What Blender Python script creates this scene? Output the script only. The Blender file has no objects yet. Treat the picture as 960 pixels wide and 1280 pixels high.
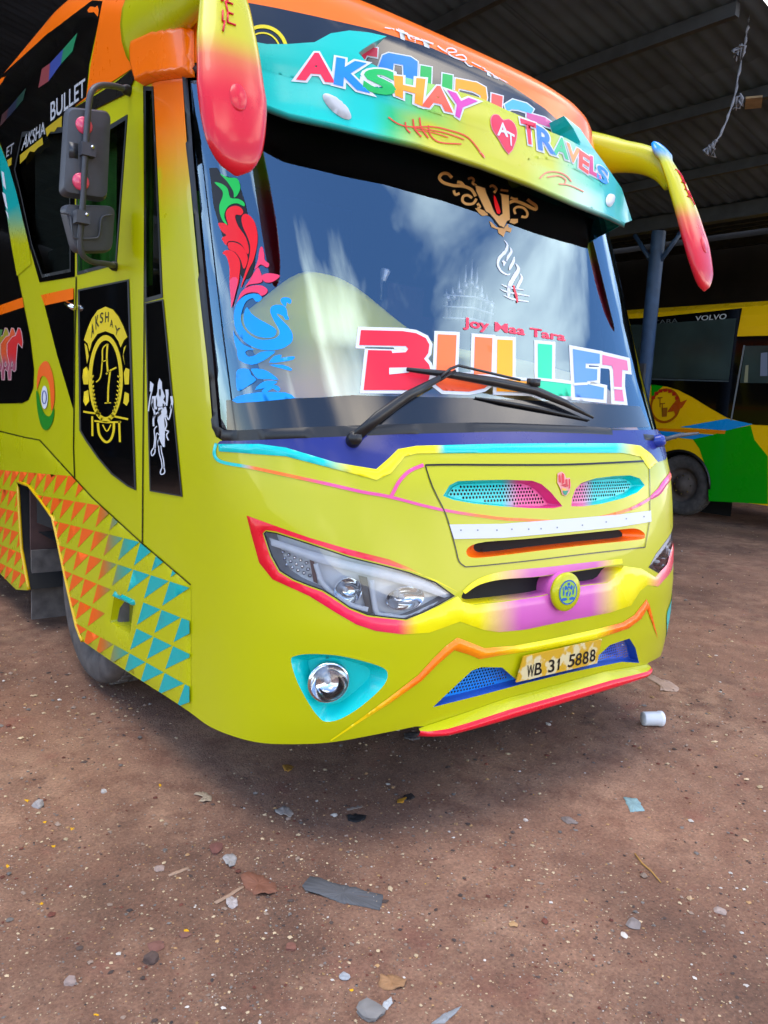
import bpy, bmesh, math, random
import numpy as np
from mathutils import Vector, Matrix
from mathutils.bvhtree import BVHTree
from mathutils.geometry import delaunay_2d_cdt
random.seed(7); RNG = np.random.default_rng(7)
scene = bpy.context.scene
COL = scene.collection

# ------------------------------------------------------------------ camera
FPX, YAW, PITCH, ROLL = 981.46, 0.672498, 0.138084, 0.056403
CAM = np.array([-2.51857, -2.54073, 1.58080])
_f = np.array([math.sin(YAW)*math.cos(PITCH), math.cos(YAW)*math.cos(PITCH), -math.sin(PITCH)])
_r = np.array([math.cos(YAW), -math.sin(YAW), 0.0]); _u = np.cross(_r, _f)
CR = _r*math.cos(ROLL)+_u*math.sin(ROLL); CU = -_r*math.sin(ROLL)+_u*math.cos(ROLL); CF = _f
cd = bpy.data.cameras.new('camera'); cam = bpy.data.objects.new('camera', cd); COL.objects.link(cam)
cd.sensor_fit = 'VERTICAL'; cd.sensor_height = 36.0; cd.lens = FPX/1280*36.0
cd.clip_start = 0.05; cd.clip_end = 2000
M = Matrix.Identity(4)
for i in range(3):
    M[i][0] = CR[i]; M[i][1] = CU[i]; M[i][2] = -CF[i]; M[i][3] = CAM[i]
cam.matrix_world = M
scene.camera = cam

# ------------------------------------------------------------------ sky, sun, exposure
SUN_DIR = Vector((-0.13, -0.07, 0.98)).normalized()      # towards the sun
w = bpy.data.worlds.new('World'); scene.world = w; w.use_nodes = True
nt = w.node_tree; nt.nodes.clear()
N = nt.nodes.new; LK = nt.links.new
out = N('ShaderNodeOutputWorld'); bg = N('ShaderNodeBackground'); sky = N('ShaderNodeTexSky')
sky.sky_type = 'NISHITA'; sky.sun_disc = False
sky.sun_elevation = math.asin(SUN_DIR.z); sky.sun_rotation = math.atan2(SUN_DIR.x, SUN_DIR.y)
sky.air_density = 0.9; sky.dust_density = 0.1; sky.ozone_density = 4.5
tc = N('ShaderNodeTexCoord'); mp = N('ShaderNodeMapping'); mp.inputs['Scale'].default_value = (1.0, 1.0, 2.2)
mp.inputs['Location'].default_value = (0.2634, 16.749, 4.887)
n1 = N('ShaderNodeTexNoise'); n1.inputs['Scale'].default_value = 1.7; n1.inputs['Detail'].default_value = 6; n1.inputs['Roughness'].default_value = 0.50; n1.inputs['Distortion'].default_value = 0.15
cr = N('ShaderNodeValToRGB'); cr.color_ramp.elements[0].position = 0.53; cr.color_ramp.elements[1].position = 0.72
cr.color_ramp.elements[0].color = (0, 0, 0, 1); cr.color_ramp.elements[1].color = (1, 1, 1, 1)
mx = N('ShaderNodeMixRGB'); mx.inputs[2].default_value = (16.5, 14.9, 12.9, 1)
LK(tc.outputs['Generated'], mp.inputs['Vector']); LK(mp.outputs[0], n1.inputs['Vector']); LK(n1.outputs['Fac'], cr.inputs[0])
LK(cr.outputs[0], mx.inputs[0]); LK(sky.outputs[0], mx.inputs[1]); LK(mx.outputs[0], bg.inputs['Color'])
bg.inputs['Strength'].default_value = 0.15; LK(bg.outputs[0], out.inputs['Surface'])
sl = bpy.data.lights.new('sun', 'SUN'); sl.energy = 0.75; sl.angle = math.radians(36); sl.color = (1.0, 0.92, 0.80)
so = bpy.data.objects.new('sun', sl); COL.objects.link(so); so.rotation_euler = (-SUN_DIR).to_track_quat('-Z', 'Y').to_euler()
scene.view_settings.view_transform = 'Standard'; scene.view_settings.look = 'None'
scene.view_settings.exposure = 1.55; scene.view_settings.gamma = 1.0
scene.view_settings.use_curve_mapping = False
scene.cycles.max_bounces = 8; scene.cycles.transparent_max_bounces = 12

# ------------------------------------------------------------------ helpers: colour, pixels, materials
def lin(c):
    c = np.asarray(c, float)/255.0
    return np.where(c <= 0.04045, c/12.92, ((c+0.055)/1.055)**2.4)
def ray(px, py):
    return CF + CR*(px-480)/FPX - CU*(py-640)/FPX
def proj(P):
    d = np.asarray(P, float)-CAM; z = d@CF
    return np.stack([480+FPX*(d@CR)/z, 640-FPX*(d@CU)/z], -1)
def on_plane(px, py, axis, val):
    d = ray(px, py); t = (val-CAM[axis])/d[axis]; return CAM+t*d
def Q(x0, y0, k):
    """points read in an enlarged crop of the photograph -> photograph pixels"""
    def g(s):
        return [(x0+float(a.split(',')[0])/k, y0+float(a.split(',')[1])/k) for a in s.split()]
    return g
PX = Q(0, 0, 1)
qA = Q(0, 0, 3); qB = Q(280, 0, 3); qC = Q(560, 0, 2.4); qD = Q(0, 300, 3); qE = Q(240, 200, 3); qF = Q(520, 200, 2.8235)
qH = Q(500, 540, 2.6667); qI = Q(0, 500, 3); qJ = Q(220, 520, 2.4); qK = Q(540, 560, 3.4286); qL = Q(80, 340, 4.27)
qB1 = Q(440, 400, 4.8); qB2 = Q(620, 400, 4.8); qG = Q(540, 210, 6.736); qP = Q(250, 210, 6.4); qS = Q(260, 350, 6.4)
qV = Q(320, 40, 4.8); qW = Q(440, 0, 4); qX = Q(600, 100, 4.8); qM = Q(0, 140, 4.8); qN = Q(0, 0, 5.333); qHL = Q(310, 640, 3.4286); qPl = Q(630, 780, 5.0526)

def smooth_poly(p, n=4, closed=True):
    p = [np.array(a, float) for a in p]; m = len(p); o = []
    for i in range(m if closed else m-1):
        a = p[(i-1) % m] if closed or i > 0 else p[0]
        b = p[i]; c = p[(i+1) % m]; d = p[(i+2) % m] if closed or i+2 < m else p[-1]
        for k in range(n):
            t = k/n
            o.append(0.5*((2*b)+(-a+c)*t+(2*a-5*b+4*c-d)*t*t+(-a+3*b-3*c+d)*t**3))
    if not closed: o.append(p[-1])
    return [tuple(x) for x in o]

def pip(pts, poly):
    pts = np.asarray(pts, float); poly = np.asarray(poly, float)
    inb = np.all((pts >= poly.min(0)) & (pts <= poly.max(0)), 1)
    if not inb.all():
        r = np.zeros(len(pts), bool)
        if inb.any(): r[inb] = pip(pts[inb], poly)
        return r
    x, y = pts[:, 0:1], pts[:, 1:2]
    x1, y1 = poly[:, 0], poly[:, 1]; x2, y2 = np.roll(x1, -1), np.roll(y1, -1)
    c = ((y1 > y) != (y2 > y)) & (x < (x2-x1)*(y-y1)/np.where(y2 == y1, 1e-12, y2-y1)+x1)
    return (c.sum(1) % 2) == 1
def seg_dist(pts, poly, closed=True, cut=None):
    pts = np.asarray(pts, float); a = np.asarray(poly, float); b = np.roll(a, -1, 0)
    if cut is not None:                       # only distances below cut matter
        best = np.full(len(pts), 1e9); lo = np.minimum(a, b)-cut; hi = np.maximum(a, b)+cut
        o = np.argsort(pts[:, 0]); xs = pts[o, 0]
        for i in range(len(a)):
            k = o[np.searchsorted(xs, lo[i, 0]):np.searchsorted(xs, hi[i, 0])]
            if not len(k): continue
            k = k[(pts[k, 1] > lo[i, 1]) & (pts[k, 1] < hi[i, 1])]
            if not len(k): continue
            dd = b[i]-a[i]; t = np.clip(((pts[k]-a[i])@dd)/(dd@dd+1e-15), 0, 1)
            best[k] = np.minimum(best[k], np.hypot(*(pts[k]-a[i]-t[:, None]*dd).T))
        return best
    if not closed: a, b = a[:-1], b[:-1]
    d = b-a; L = (d*d).sum(1)+1e-15
    best = np.full(len(pts), 1e9)
    for i in range(len(a)):
        t = np.clip(((pts-a[i])@d[i])/L[i], 0, 1)
        q = a[i]+t[:, None]*d[i]
        best = np.minimum(best, np.hypot(*(pts-q).T))
    return best
def resample(p, step, closed=True):
    p = [np.array(a, float) for a in p]; o = []
    m = len(p)
    for i in range(m if closed else m-1):
        a, b = p[i], p[(i+1) % m]; k = max(1, int(math.ceil(np.linalg.norm(b-a)/step)))
        for j in range(k): o.append(a+(b-a)*j/k)
    if not closed: o.append(p[-1])
    return np.array(o)
def clean(p, eps=1e-4):
    o = []
    for q in p:
        if not o or np.hypot(*(np.array(q)-o[-1])) > eps: o.append(np.array(q, float))
    if len(o) > 2 and np.hypot(*(o[0]-o[-1])) < eps: o.pop()
    return np.array(o)

MATS = {}
def pbsdf(m):
    return m.node_tree.nodes['Principled BSDF']
def new_mat(name):
    m = bpy.data.materials.new(name); m.use_nodes = True; MATS[name] = m; return m
def simple(name, col, rough=0.5, metal=0.0, coat=0.0, noise=0.0, nscale=8.0, bump=0.0, srgb=True, spec=0.5):
    m = new_mat(name); b = pbsdf(m); t = m.node_tree
    c = tuple(lin(col)) if srgb else tuple(col)
    b.inputs['Base Color'].default_value = (*c, 1); b.inputs['Roughness'].default_value = rough
    b.inputs['Metallic'].default_value = metal; b.inputs['Coat Weight'].default_value = coat; b.inputs['Coat Roughness'].default_value = 0.04
    b.inputs['Specular IOR Level'].default_value = spec
    if noise or bump:
        tcn = t.nodes.new('ShaderNodeTexCoord'); nn = t.nodes.new('ShaderNodeTexNoise')
        nn.inputs['Scale'].default_value = nscale; nn.inputs['Detail'].default_value = 6
        t.links.new(tcn.outputs['Object'], nn.inputs['Vector'])
        if noise:
            rp = t.nodes.new('ShaderNodeValToRGB')
            rp.color_ramp.elements[0].position = 0.3; rp.color_ramp.elements[1].position = 0.7
            rp.color_ramp.elements[0].color = (*[x*(1-noise) for x in c], 1); rp.color_ramp.elements[1].color = (*[min(1, x*(1+noise)) for x in c], 1)
            t.links.new(nn.outputs['Fac'], rp.inputs[0]); t.links.new(rp.outputs[0], b.inputs['Base Color'])
        if bump:
            bp = t.nodes.new('ShaderNodeBump'); bp.inputs['Strength'].default_value = bump; bp.inputs['Distance'].default_value = 0.01
            t.links.new(nn.outputs['Fac'], bp.inputs['Height']); t.links.new(bp.outputs[0], b.inputs['Normal'])
    return m
def attr_mat(name, rough, coat=0.0, coat_rough=0.03, dust=0.0, inside=None, bump=0.0):
    """paint whose colour comes from the airbrushed colour attribute of each panel"""
    m = new_mat(name); b = pbsdf(m); t = m.node_tree; L = t.links.new
    at = t.nodes.new('ShaderNodeAttribute'); at.attribute_name = 'Col'
    tcn = t.nodes.new('ShaderNodeTexCoord')
    nn = t.nodes.new('ShaderNodeTexNoise'); nn.inputs['Scale'].default_value = 2.3; nn.inputs['Detail'].default_value = 8; nn.inputs['Roughness'].default_value = 0.62
    L(tcn.outputs['Object'], nn.inputs['Vector'])
    rp = t.nodes.new('ShaderNodeValToRGB'); rp.color_ramp.elements[0].position = 0.35; rp.color_ramp.elements[1].position = 0.8
    rp.color_ramp.elements[0].color = (0, 0, 0, 1); rp.color_ramp.elements[1].color = (dust, dust, dust, 1)
    L(nn.outputs['Fac'], rp.inputs[0])
    mx = t.nodes.new('ShaderNodeMixRGB'); mx.inputs[2].default_value = (0.30, 0.24, 0.17, 1)
    L(rp.outputs[0], mx.inputs[0]); L(at.outputs['Color'], mx.inputs[1])
    last = mx.outputs[0]
    if inside is not None:
        ge = t.nodes.new('ShaderNodeNewGeometry'); m2 = t.nodes.new('ShaderNodeMixRGB'); m2.inputs[2].default_value = (*inside, 1)
        L(ge.outputs['Backfacing'], m2.inputs[0]); L(last, m2.inputs[1]); last = m2.outputs[0]
    L(last, b.inputs['Base Color'])
    mr = t.nodes.new('ShaderNodeMapRange'); mr.inputs[3].default_value = rough*0.8; mr.inputs[4].default_value = rough*1.35
    L(nn.outputs['Fac'], mr.inputs[0]); L(mr.outputs[0], b.inputs['Roughness'])
    b.inputs['Coat Weight'].default_value = coat; b.inputs['Coat Roughness'].default_value = coat_rough; b.inputs['Specular IOR Level'].default_value = .26
    if bump:
        n2 = t.nodes.new('ShaderNodeTexNoise'); n2.inputs['Scale'].default_value = 7.0; n2.inputs['Detail'].default_value = 2
        L(tcn.outputs['Object'], n2.inputs['Vector'])
        bp = t.nodes.new('ShaderNodeBump'); bp.inputs['Strength'].default_value = bump; bp.inputs['Distance'].default_value = 0.02
        L(n2.outputs['Fac'], bp.inputs['Height']); L(bp.outputs[0], b.inputs['Normal']); L(bp.outputs[0], b.inputs['Coat Normal'])
    return m
def glass_mat(name, tint, refl, rough=0.0, film=(1, 1, 1)):
    m = new_mat(name); t = m.node_tree; t.nodes.clear(); L = t.links.new
    o = t.nodes.new('ShaderNodeOutputMaterial'); tr = t.nodes.new('ShaderNodeBsdfTransparent'); gl = t.nodes.new('ShaderNodeBsdfGlossy')
    tr.inputs[0].default_value = (*tint, 1); gl.inputs['Color'].default_value = (*film, 1); gl.inputs['Roughness'].default_value = rough
    fr = t.nodes.new('ShaderNodeFresnel'); fr.inputs[0].default_value = 1.5
    mr = t.nodes.new('ShaderNodeMapRange'); mr.inputs[1].default_value = 0.04; mr.inputs[2].default_value = 1.0; mr.inputs[3].default_value = refl; mr.inputs[4].default_value = 1.0
    mix = t.nodes.new('ShaderNodeMixShader')
    L(fr.outputs[0], mr.inputs[0]); L(mr.outputs[0], mix.inputs[0]); L(tr.outputs[0], mix.inputs[1]); L(gl.outputs[0], mix.inputs[2]); L(mix.outputs[0], o.inputs['Surface'])
    return m

YG = lin((187, 186, 0)); ORANGE = lin((250, 112, 0)); TEAL = lin((0, 190, 178)); TEALD = lin((0, 165, 160)); RED = lin((225, 10, 40)); PINK = lin((225, 80, 150))
YEL = lin((240, 225, 0)); MAG = lin((205, 95, 175)); BLUE = lin((30, 40, 115)); WHITE = lin((208, 211, 217)); BLACK = lin((10, 10, 11))
attr_mat('body_paint', 0.28, coat=0.32, coat_rough=0.035, dust=0.03, inside=(0.03, 0.028, 0.026), bump=0.02)
attr_mat('decal_paint', 0.26, coat=0.30, coat_rough=0.05, dust=0.02)
attr_mat('vinyl', 0.38, coat=0.1, dust=0.05)
simple('rubber', (18, 19, 21), 0.42, noise=0.25, nscale=25)
simple('black_plastic', (20, 20, 22), 0.38, noise=0.2, nscale=30)
simple('grey_plastic', (64, 66, 72), 0.45, noise=0.12, nscale=20)
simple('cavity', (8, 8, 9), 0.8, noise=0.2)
simple('chrome', (215, 218, 222), 0.12, metal=1.0, noise=0.05)
simple('silver_shell', (150, 152, 155), 0.28, metal=0.7, noise=0.08)
simple('lamp_grey', (60, 62, 66), 0.3, metal=0.4, noise=0.1)
simple('drl_white', (205, 208, 215), 0.25, noise=0.04, coat=0.4)
simple('tyre', (82, 77, 74), 0.85, noise=0.35, nscale=12, bump=0.4)
simple('rim_steel', (165, 95, 88), 0.6, noise=0.3, nscale=9)
simple('black_gloss', (7, 7, 8), 0.10, coat=0.6, noise=0.2, nscale=3)
simple('bus_window', (46, 60, 58), .3, coat=.5, noise=.5, nscale=1.3)
simple('frit', (16, 17, 22), 0.16, coat=0.5, noise=0.2, nscale=5)
simple('curtain', (48, 120, 26), 0.8, noise=0.35, nscale=6)
glass_mat('windscreen_glass', (0.96, 0.97, 0.97), 0.185, film=(0.55, 0.80, 1.0))
glass_mat('side_glass', (0.66, 0.72, 0.66), 0.06)
glass_mat('lens_glass', (0.93, 0.94, 0.95), 0.05)

def add_mesh(name, verts, faces, mat, parent=None, cols=None, normals=None, smooth=True, shade_auto=None):
    me = bpy.data.meshes.new(name)
    me.from_pydata([tuple(v) for v in verts], [], [tuple(int(i) for i in f) for f in faces])
    if mat: me.materials.append(MATS[mat])
    if cols is not None:
        a = me.color_attributes.new('Col', 'FLOAT_COLOR', 'POINT')
        c = np.ones((len(verts), 4)); c[:, :3] = np.asarray(cols); a.data.foreach_set('color', c.ravel())
    if smooth: me.polygons.foreach_set('use_smooth', [True]*len(me.polygons))
    me.update()
    if shade_auto is not None:
        me.set_sharp_from_angle(angle=math.radians(shade_auto))
    if normals is not None: me.normals_split_custom_set_from_vertices([tuple(n) for n in normals])
    o = bpy.data.objects.new(name, me); COL.objects.link(o)
    if parent: o.parent = parent
    return o
def thing(name, label, cat, loc=(0, 0, 0), group=None):
    o = bpy.data.objects.new(name, None); COL.objects.link(o); o.location = loc; o.empty_display_size = 0.2
    o['label'] = label; o['category'] = cat
    if group: o['group'] = group
    return o
def tag(o, label, cat, group=None):
    o['label'] = label; o['category'] = cat
    if group: o['group'] = group
    return o

class MB:
    def __init__(s): s.v = []; s.f = []; s.c = []
    def add(s, v, f, c=None):
        b = len(s.v); s.v += [tuple(x) for x in v]; s.f += [tuple(i+b for i in q) for q in f]
        if c is not None:
            c = np.asarray(c)
            s.c += [tuple(c)]*len(v) if c.ndim == 1 else [tuple(x) for x in c]
        return s
    def box(s, c, d, rot=None, col=None):
        c = np.array(c, float); d = np.array(d, float)/2
        v = np.array([[x, y, z] for x in (-1, 1) for y in (-1, 1) for z in (-1, 1)], float)*d
        if rot is not None: v = v@np.array(rot).T
        return s.add(v+c, [(0, 1, 3, 2), (4, 6, 7, 5), (0, 4, 5, 1), (2, 3, 7, 6), (0, 2, 6, 4), (1, 5, 7, 3)], col)
    def tube(s, path, rad, n=8, col=None, cap=True, squash=None, up=(0, 0, 1)):
        path = [np.array(p, float) for p in path]; m = len(path)
        rad = [rad]*m if np.isscalar(rad) else rad
        v = []; 
        for i in range(m):
            t = path[min(i+1, m-1)]-path[max(i-1, 0)]; t /= np.linalg.norm(t)+1e-12
            a = np.cross(t, up); 
            if np.linalg.norm(a) < 1e-4: a = np.cross(t, (1, 0, 0))
            a /= np.linalg.norm(a); b = np.cross(a, t)
            ra, rb = (rad[i], rad[i]) if squash is None else (rad[i]*squash[0], rad[i]*squash[1])
            for k in range(n):
                q = 2*math.pi*k/n; v.append(path[i]+a*ra*math.cos(q)+b*rb*math.sin(q))
        f = [(i*n+k, i*n+(k+1) % n, (i+1)*n+(k+1) % n, (i+1)*n+k) for i in range(m-1) for k in range(n)]
        if cap: f += [tuple(range(n-1, -1, -1)), tuple((m-1)*n+k for k in range(n))]
        return s.add(v, f, col)
    def lathe(s, prof, origin, axis, n=24, col=None):
        """prof = [(radius, along)]"""
        ax = np.array(axis, float); ax /= np.linalg.norm(ax)
        a = np.cross(ax, (0, 0, 1)); 
        if np.linalg.norm(a) < 1e-3: a = np.cross(ax, (1, 0, 0))
        a /= np.linalg.norm(a); b = np.cross(ax, a); o = np.array(origin, float); v = []
        for r_, h in prof:
            for k in range(n):
                q = 2*math.pi*k/n; v.append(o+ax*h+(a*math.cos(q)+b*math.sin(q))*r_)
        m = len(prof)
        f = [(i*n+k, i*n+(k+1) % n, (i+1)*n+(k+1) % n, (i+1)*n+k) for i in range(m-1) for k in range(n)]
        return s.add(v, f, col)
    def build(s, name, mat, parent=None, smooth=True, auto=None, cols=False):
        return add_mesh(name, s.v, s.f, mat, parent, np.array(s.c) if (cols or s.c) else None, None, smooth, auto)

# ------------------------------------------------------------------ the coach's skin as a parametric surface (s along the plan curve, v up the side)
KV = np.array([.10, .20, .30, .36, .45, .60, .80, 1.00, 1.30, 1.42, 1.50, 1.80, 2.16, 2.65, 2.95, 3.06])
KF = np.array([-.50, -.51, -.53, -.56, -.585, -.60, -.60, -.57, -.52, -.475, -.435, -.290, -.14, .06, .16, .20])
N_EXP = 3.5
def p_yf(v): return np.interp(v, KV, KF)
def p_ys(v): return 0.22+0.28*np.clip(v-1.16, 0, 1.9)
_sm = np.linspace(-.25, 3.8, 2000)
def _smooth1(fn, wd=0.05):
    y = fn(_sm); k = int(wd/(_sm[1]-_sm[0])); ker = np.hanning(2*k+3); ker /= ker.sum()
    yy = np.convolve(np.pad(y, (k+1, k+1), mode='edge'), ker, 'valid'); return yy
_YF = _smooth1(p_yf); _YS = _smooth1(p_ys)
VR0, VR1 = 3.06, 3.56
_th = np.linspace(0, math.pi/2, 4001)
_rx = 1.22*np.sin(_th)**(2/N_EXP); _ry = 0.22-0.82*np.cos(_th)**(2/N_EXP)
_arc = np.concatenate([[0], np.cumsum(np.hypot(np.diff(_rx), np.diff(_ry)))]); S0 = _arc[-1]
def S(s, v, off=0.0):
    s = np.asarray(s, float); v = np.asarray(v, float)
    sg = np.sign(s); a = np.abs(s); th = np.interp(np.minimum(a, S0), _arc, _th)
    q = np.clip((v-VR0)/(VR1-VR0), 0, 1)*math.pi/2
    inset = 0.50*(1-np.cos(q)); yin = 0.80*(1-np.cos(q))
    W = 1.22-inset-0.012*np.clip(v-2.6, 0, .5)/.5
    yf = np.interp(v, _sm, _YF)+yin; ys = np.interp(v, _sm, _YS)+yin*0.6
    x = sg*W*np.sin(th)**(2/N_EXP); y = ys-(ys-yf)*np.cos(th)**(2/N_EXP)+np.maximum(a-S0, 0)
    z = np.where(v > VR0, VR0+0.30*np.sin(q), v)
    rt = np.clip((y-.45)/1.9, 0, 1); z = z+.42*rt*rt*(3-2*rt)*np.clip((v-2.55)/.5, 0, 1)      # the roof climbs behind the cab
    return np.stack([x, y, z], -1)
def Sn(s, v):
    s = np.asarray(s, float); v = np.asarray(v, float); e = 2e-3
    du = S(s+e, v)-S(s-e, v); dv = S(s, v+e)-S(s, v-e)
    n = np.cross(du, dv); return n/(np.linalg.norm(n, axis=-1, keepdims=True)+1e-12)
def So(s, v, off):
    return S(s, v)+Sn(s, v)*np.asarray(off)[..., None]
class Surf:
    """ray lookup pixel -> (s, v) on a surface given by fn(s, v)"""
    def __init__(self, fn, sv, vv, base=0.0):
        self.base = base
        A, B = np.meshgrid(sv, vv, indexing='ij'); P = fn(A, B).reshape(-1, 3); m = len(vv); F = []
        for i in range(len(sv)-1):
            for j in range(m-1):
                a = i*m+j; F += [(a, a+m, a+m+1), (a, a+m+1, a+1)]
        self.P = P; self.F = F; self.uv = np.stack([A, B], -1).reshape(-1, 2)
        self.b = BVHTree.FromPolygons([tuple(p) for p in P], F)
    def hit(self, px, py):
        d = Vector(ray(px, py)).normalized()
        h = self.b.ray_cast(Vector(CAM), d)
        if h[0] is None:                       # just past the outline: the nearest point of the skin
            best = None
            for t in np.linspace(2.0, 8.0, 61):
                q = self.b.find_nearest(Vector(CAM)+d*t)
                if q[0] is not None and (best is None or q[3] < best[3]): best = q
            h = best
        tri = self.F[h[2]]; p = np.array(h[0]); a, b, c = (self.P[i] for i in tri)
        v0, v1, v2 = b-a, c-a, p-a; d00, d01, d11, d20, d21 = v0@v0, v0@v1, v1@v1, v2@v0, v2@v1
        den = d00*d11-d01*d01; be = (d11*d20-d01*d21)/den; ga = (d00*d21-d01*d20)/den
        return (1-be-ga)*self.uv[tri[0]]+be*self.uv[tri[1]]+ga*self.uv[tri[2]]
    def poly(self, pts, step=14, closed=True):
        return clean([self.hit(*p) for p in resample(pts, step, closed)])
_svals = np.concatenate([np.linspace(-S0-9.5, -S0, 60)[:-1], np.linspace(-S0, S0, 200), np.linspace(S0, S0+9.5, 60)[1:]])
BODY = Surf(lambda s, v: S(s, v), _svals, np.concatenate([np.linspace(.1, 3.05, 150), np.linspace(3.06, 3.55, 24)]))
def v_off(v):
    return np.interp(v, [2.40, 2.56, 2.64, 2.72, 2.80, 2.90, 3.0, 3.1], [.118, .118, .128, .134, .128, .104, .070, .045])
VISOR = Surf(lambda s, v: So(s, v, v_off(v)), np.linspace(-S0-.5, S0+.5, 160), np.linspace(2.35, 3.08, 50), v_off)

def surf_pts(surf, P, off):
    P = np.asarray(P, float)
    b = surf.base(P[:, 1]) if callable(surf.base) else surf.base
    return So(P[:, 0], P[:, 1], b+np.asarray(off, float)+np.zeros(len(P)))
def sunk(d):
    return Surf(lambda s, v: So(s, v, np.full(np.shape(s), -d)), np.linspace(-1.7, 1.7, 120), np.linspace(.3, 1.5, 60), -d)
def fill(outer, holes=(), step=0.03, margin=0.4, extra=None):
    """triangulate outer minus holes in (s, v); returns points, faces, distance of each point to the border"""
    outer = clean(outer); holes = [clean(h) for h in holes]
    loops = [resample(outer, step)]+[resample(h, step) for h in holes]
    lo, hi = outer.min(0), outer.max(0)
    gx = np.arange(lo[0]+step*.5, hi[0], step); gy = np.arange(lo[1]+step*.5, hi[1], step)
    pts = np.zeros((0, 2))
    if len(gx) and len(gy):
        pts = np.stack(np.meshgrid(gx, gy), -1).reshape(-1, 2)
        k = pip(pts, loops[0])
        for h in loops[1:]: k &= ~pip(pts, h)
        pts = pts[k]
        if len(pts):
            for h in loops: pts = pts[seg_dist(pts, h, cut=step) > step*margin] if len(pts) else pts
    V = [Vector(p) for l in loops for p in l]; E = []; b = 0
    for l in loops:
        n = len(l); E += [(b+i, b+(i+1) % n) for i in range(n)]; b += n
    V += [Vector(p) for p in pts]
    if extra is not None: V += [Vector(p) for p in extra]
    r = delaunay_2d_cdt(V, E, [], 0, 1e-6)
    P = np.array([tuple(v) for v in r[0]]); T = np.array([list(f) for f in r[2] if len(f) == 3])
    c = P[T].mean(1); k = pip(c, loops[0])
    for h in loops[1:]: k &= ~pip(c, h)
    T = T[k]
    a = P[T]; area = (a[:, 1, 0]-a[:, 0, 0])*(a[:, 2, 1]-a[:, 0, 1])-(a[:, 2, 0]-a[:, 0, 0])*(a[:, 1, 1]-a[:, 0, 1])
    T = T[np.abs(area) > 1e-11]; area = area[np.abs(area) > 1e-11]
    T[area < 0] = T[area < 0][:, ::-1]
    return P, T, loops
def colour_of(color, P3, P, mirror=False):
    if callable(color):
        if mirror: P3 = P3*np.array([-1, 1, 1])
        return color(proj(P3), P)
    return np.tile(np.asarray(color, float), (len(P), 1))
def patch(name, outer, color, parent, holes=(), step=0.04, off=0.002, mat='decal_paint', relief=None, surf=None, mirror=False, is_px=True, smooth_n=0):
    """a piece of paint, film or moulding that follows the skin; relief=(height, bevel) raises it off the skin"""
    surf = surf or BODY
    if is_px:
        if smooth_n: outer = smooth_poly(outer, smooth_n)
        outer = surf.poly(outer); holes = [surf.poly(h) for h in holes]
    if mirror:
        outer = np.asarray(outer)*[-1, 1]; holes = [np.asarray(h)*[-1, 1] for h in holes]
    P, T, loops = fill(outer, holes, step)
    o = np.full(len(P), off)
    if relief:
        d = np.full(len(P), 1e9)
        for l in loops: d = np.minimum(d, seg_dist(P, l))
        t = np.clip(d/relief[1], 0, 1); o = off+relief[0]*np.sqrt(np.clip(1-(1-t)**2, 0, 1)) if relief[0] > 0 else off+relief[0]*t
    V3 = surf_pts(surf, P, o)
    c = colour_of(color, V3, P, mirror)
    ok = (isinstance(surf, Surf) and not callable(surf.base) and not relief)
    return add_mesh(name, V3, T, mat, parent, c, Sn(P[:, 0], P[:, 1]) if ok else None)
def recess(name, outer, depth, wall_col, parent, floor_col=None, taper=0.0, mat='decal_paint', surf=None, mirror=False, floor_mat=None, drop=(0, 0)):
    """walls (and floor) of an opening sunk into the skin; outer in (s, v)"""
    outer = resample(clean(outer), 0.02)
    if mirror: outer = outer*[-1, 1]
    if ((np.roll(outer[:, 0], -1)-outer[:, 0])*(np.roll(outer[:, 1], -1)+outer[:, 1])).sum() > 0: outer = outer[::-1]
    c = outer.mean(0); inner = outer+(c-outer)*taper+np.array(drop)
    n = len(outer); rings = []
    for t in (0, .34, .67, 1): rings.append(So(outer[:, 0]+(inner-outer)[:, 0]*t, outer[:, 1]+(inner-outer)[:, 1]*t, np.full(n, -depth*t)))
    V3 = np.concatenate(rings)
    F = [(k*n+i, k*n+(i+1) % n, (k+1)*n+(i+1) % n, (k+1)*n+i) for k in range(3) for i in range(n)]
    wl = add_mesh(name, V3, F, mat, parent, colour_of(wall_col, V3, V3[:, :2], mirror))
    if floor_col is not None or floor_mat:
        P, T, _ = fill(inner, (), 0.04)
        V3 = So(P[:, 0], P[:, 1], np.full(len(P), -depth))
        add_mesh(name.replace('_surround', '')+'_backing', V3, T, floor_mat or mat, wl, colour_of(floor_col if floor_col is not None else BLACK, V3, P, mirror))
    return wl
def grad(stops, axis=0):
    xs = [s[0] for s in stops]; cs = np.array([s[1] for s in stops])
    def g(px, P): return np.stack([np.interp(px[:, axis], xs, cs[:, k]) for k in range(3)], -1)
    return g
def ribbon(path, width):
    """polygon round a centre line, width a number or one per point"""
    p = np.array(path, float); m = len(p); wd = np.full(m, width) if np.isscalar(width) else np.array(width, float)
    t = np.gradient(p, axis=0); t /= np.linalg.norm(t, axis=1, keepdims=True)+1e-9; nrm = np.stack([-t[:, 1], t[:, 0]], -1)
    return [tuple(x) for x in np.concatenate([p+nrm*wd[:, None]/2, (p-nrm*wd[:, None]/2)[::-1]])]

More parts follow.
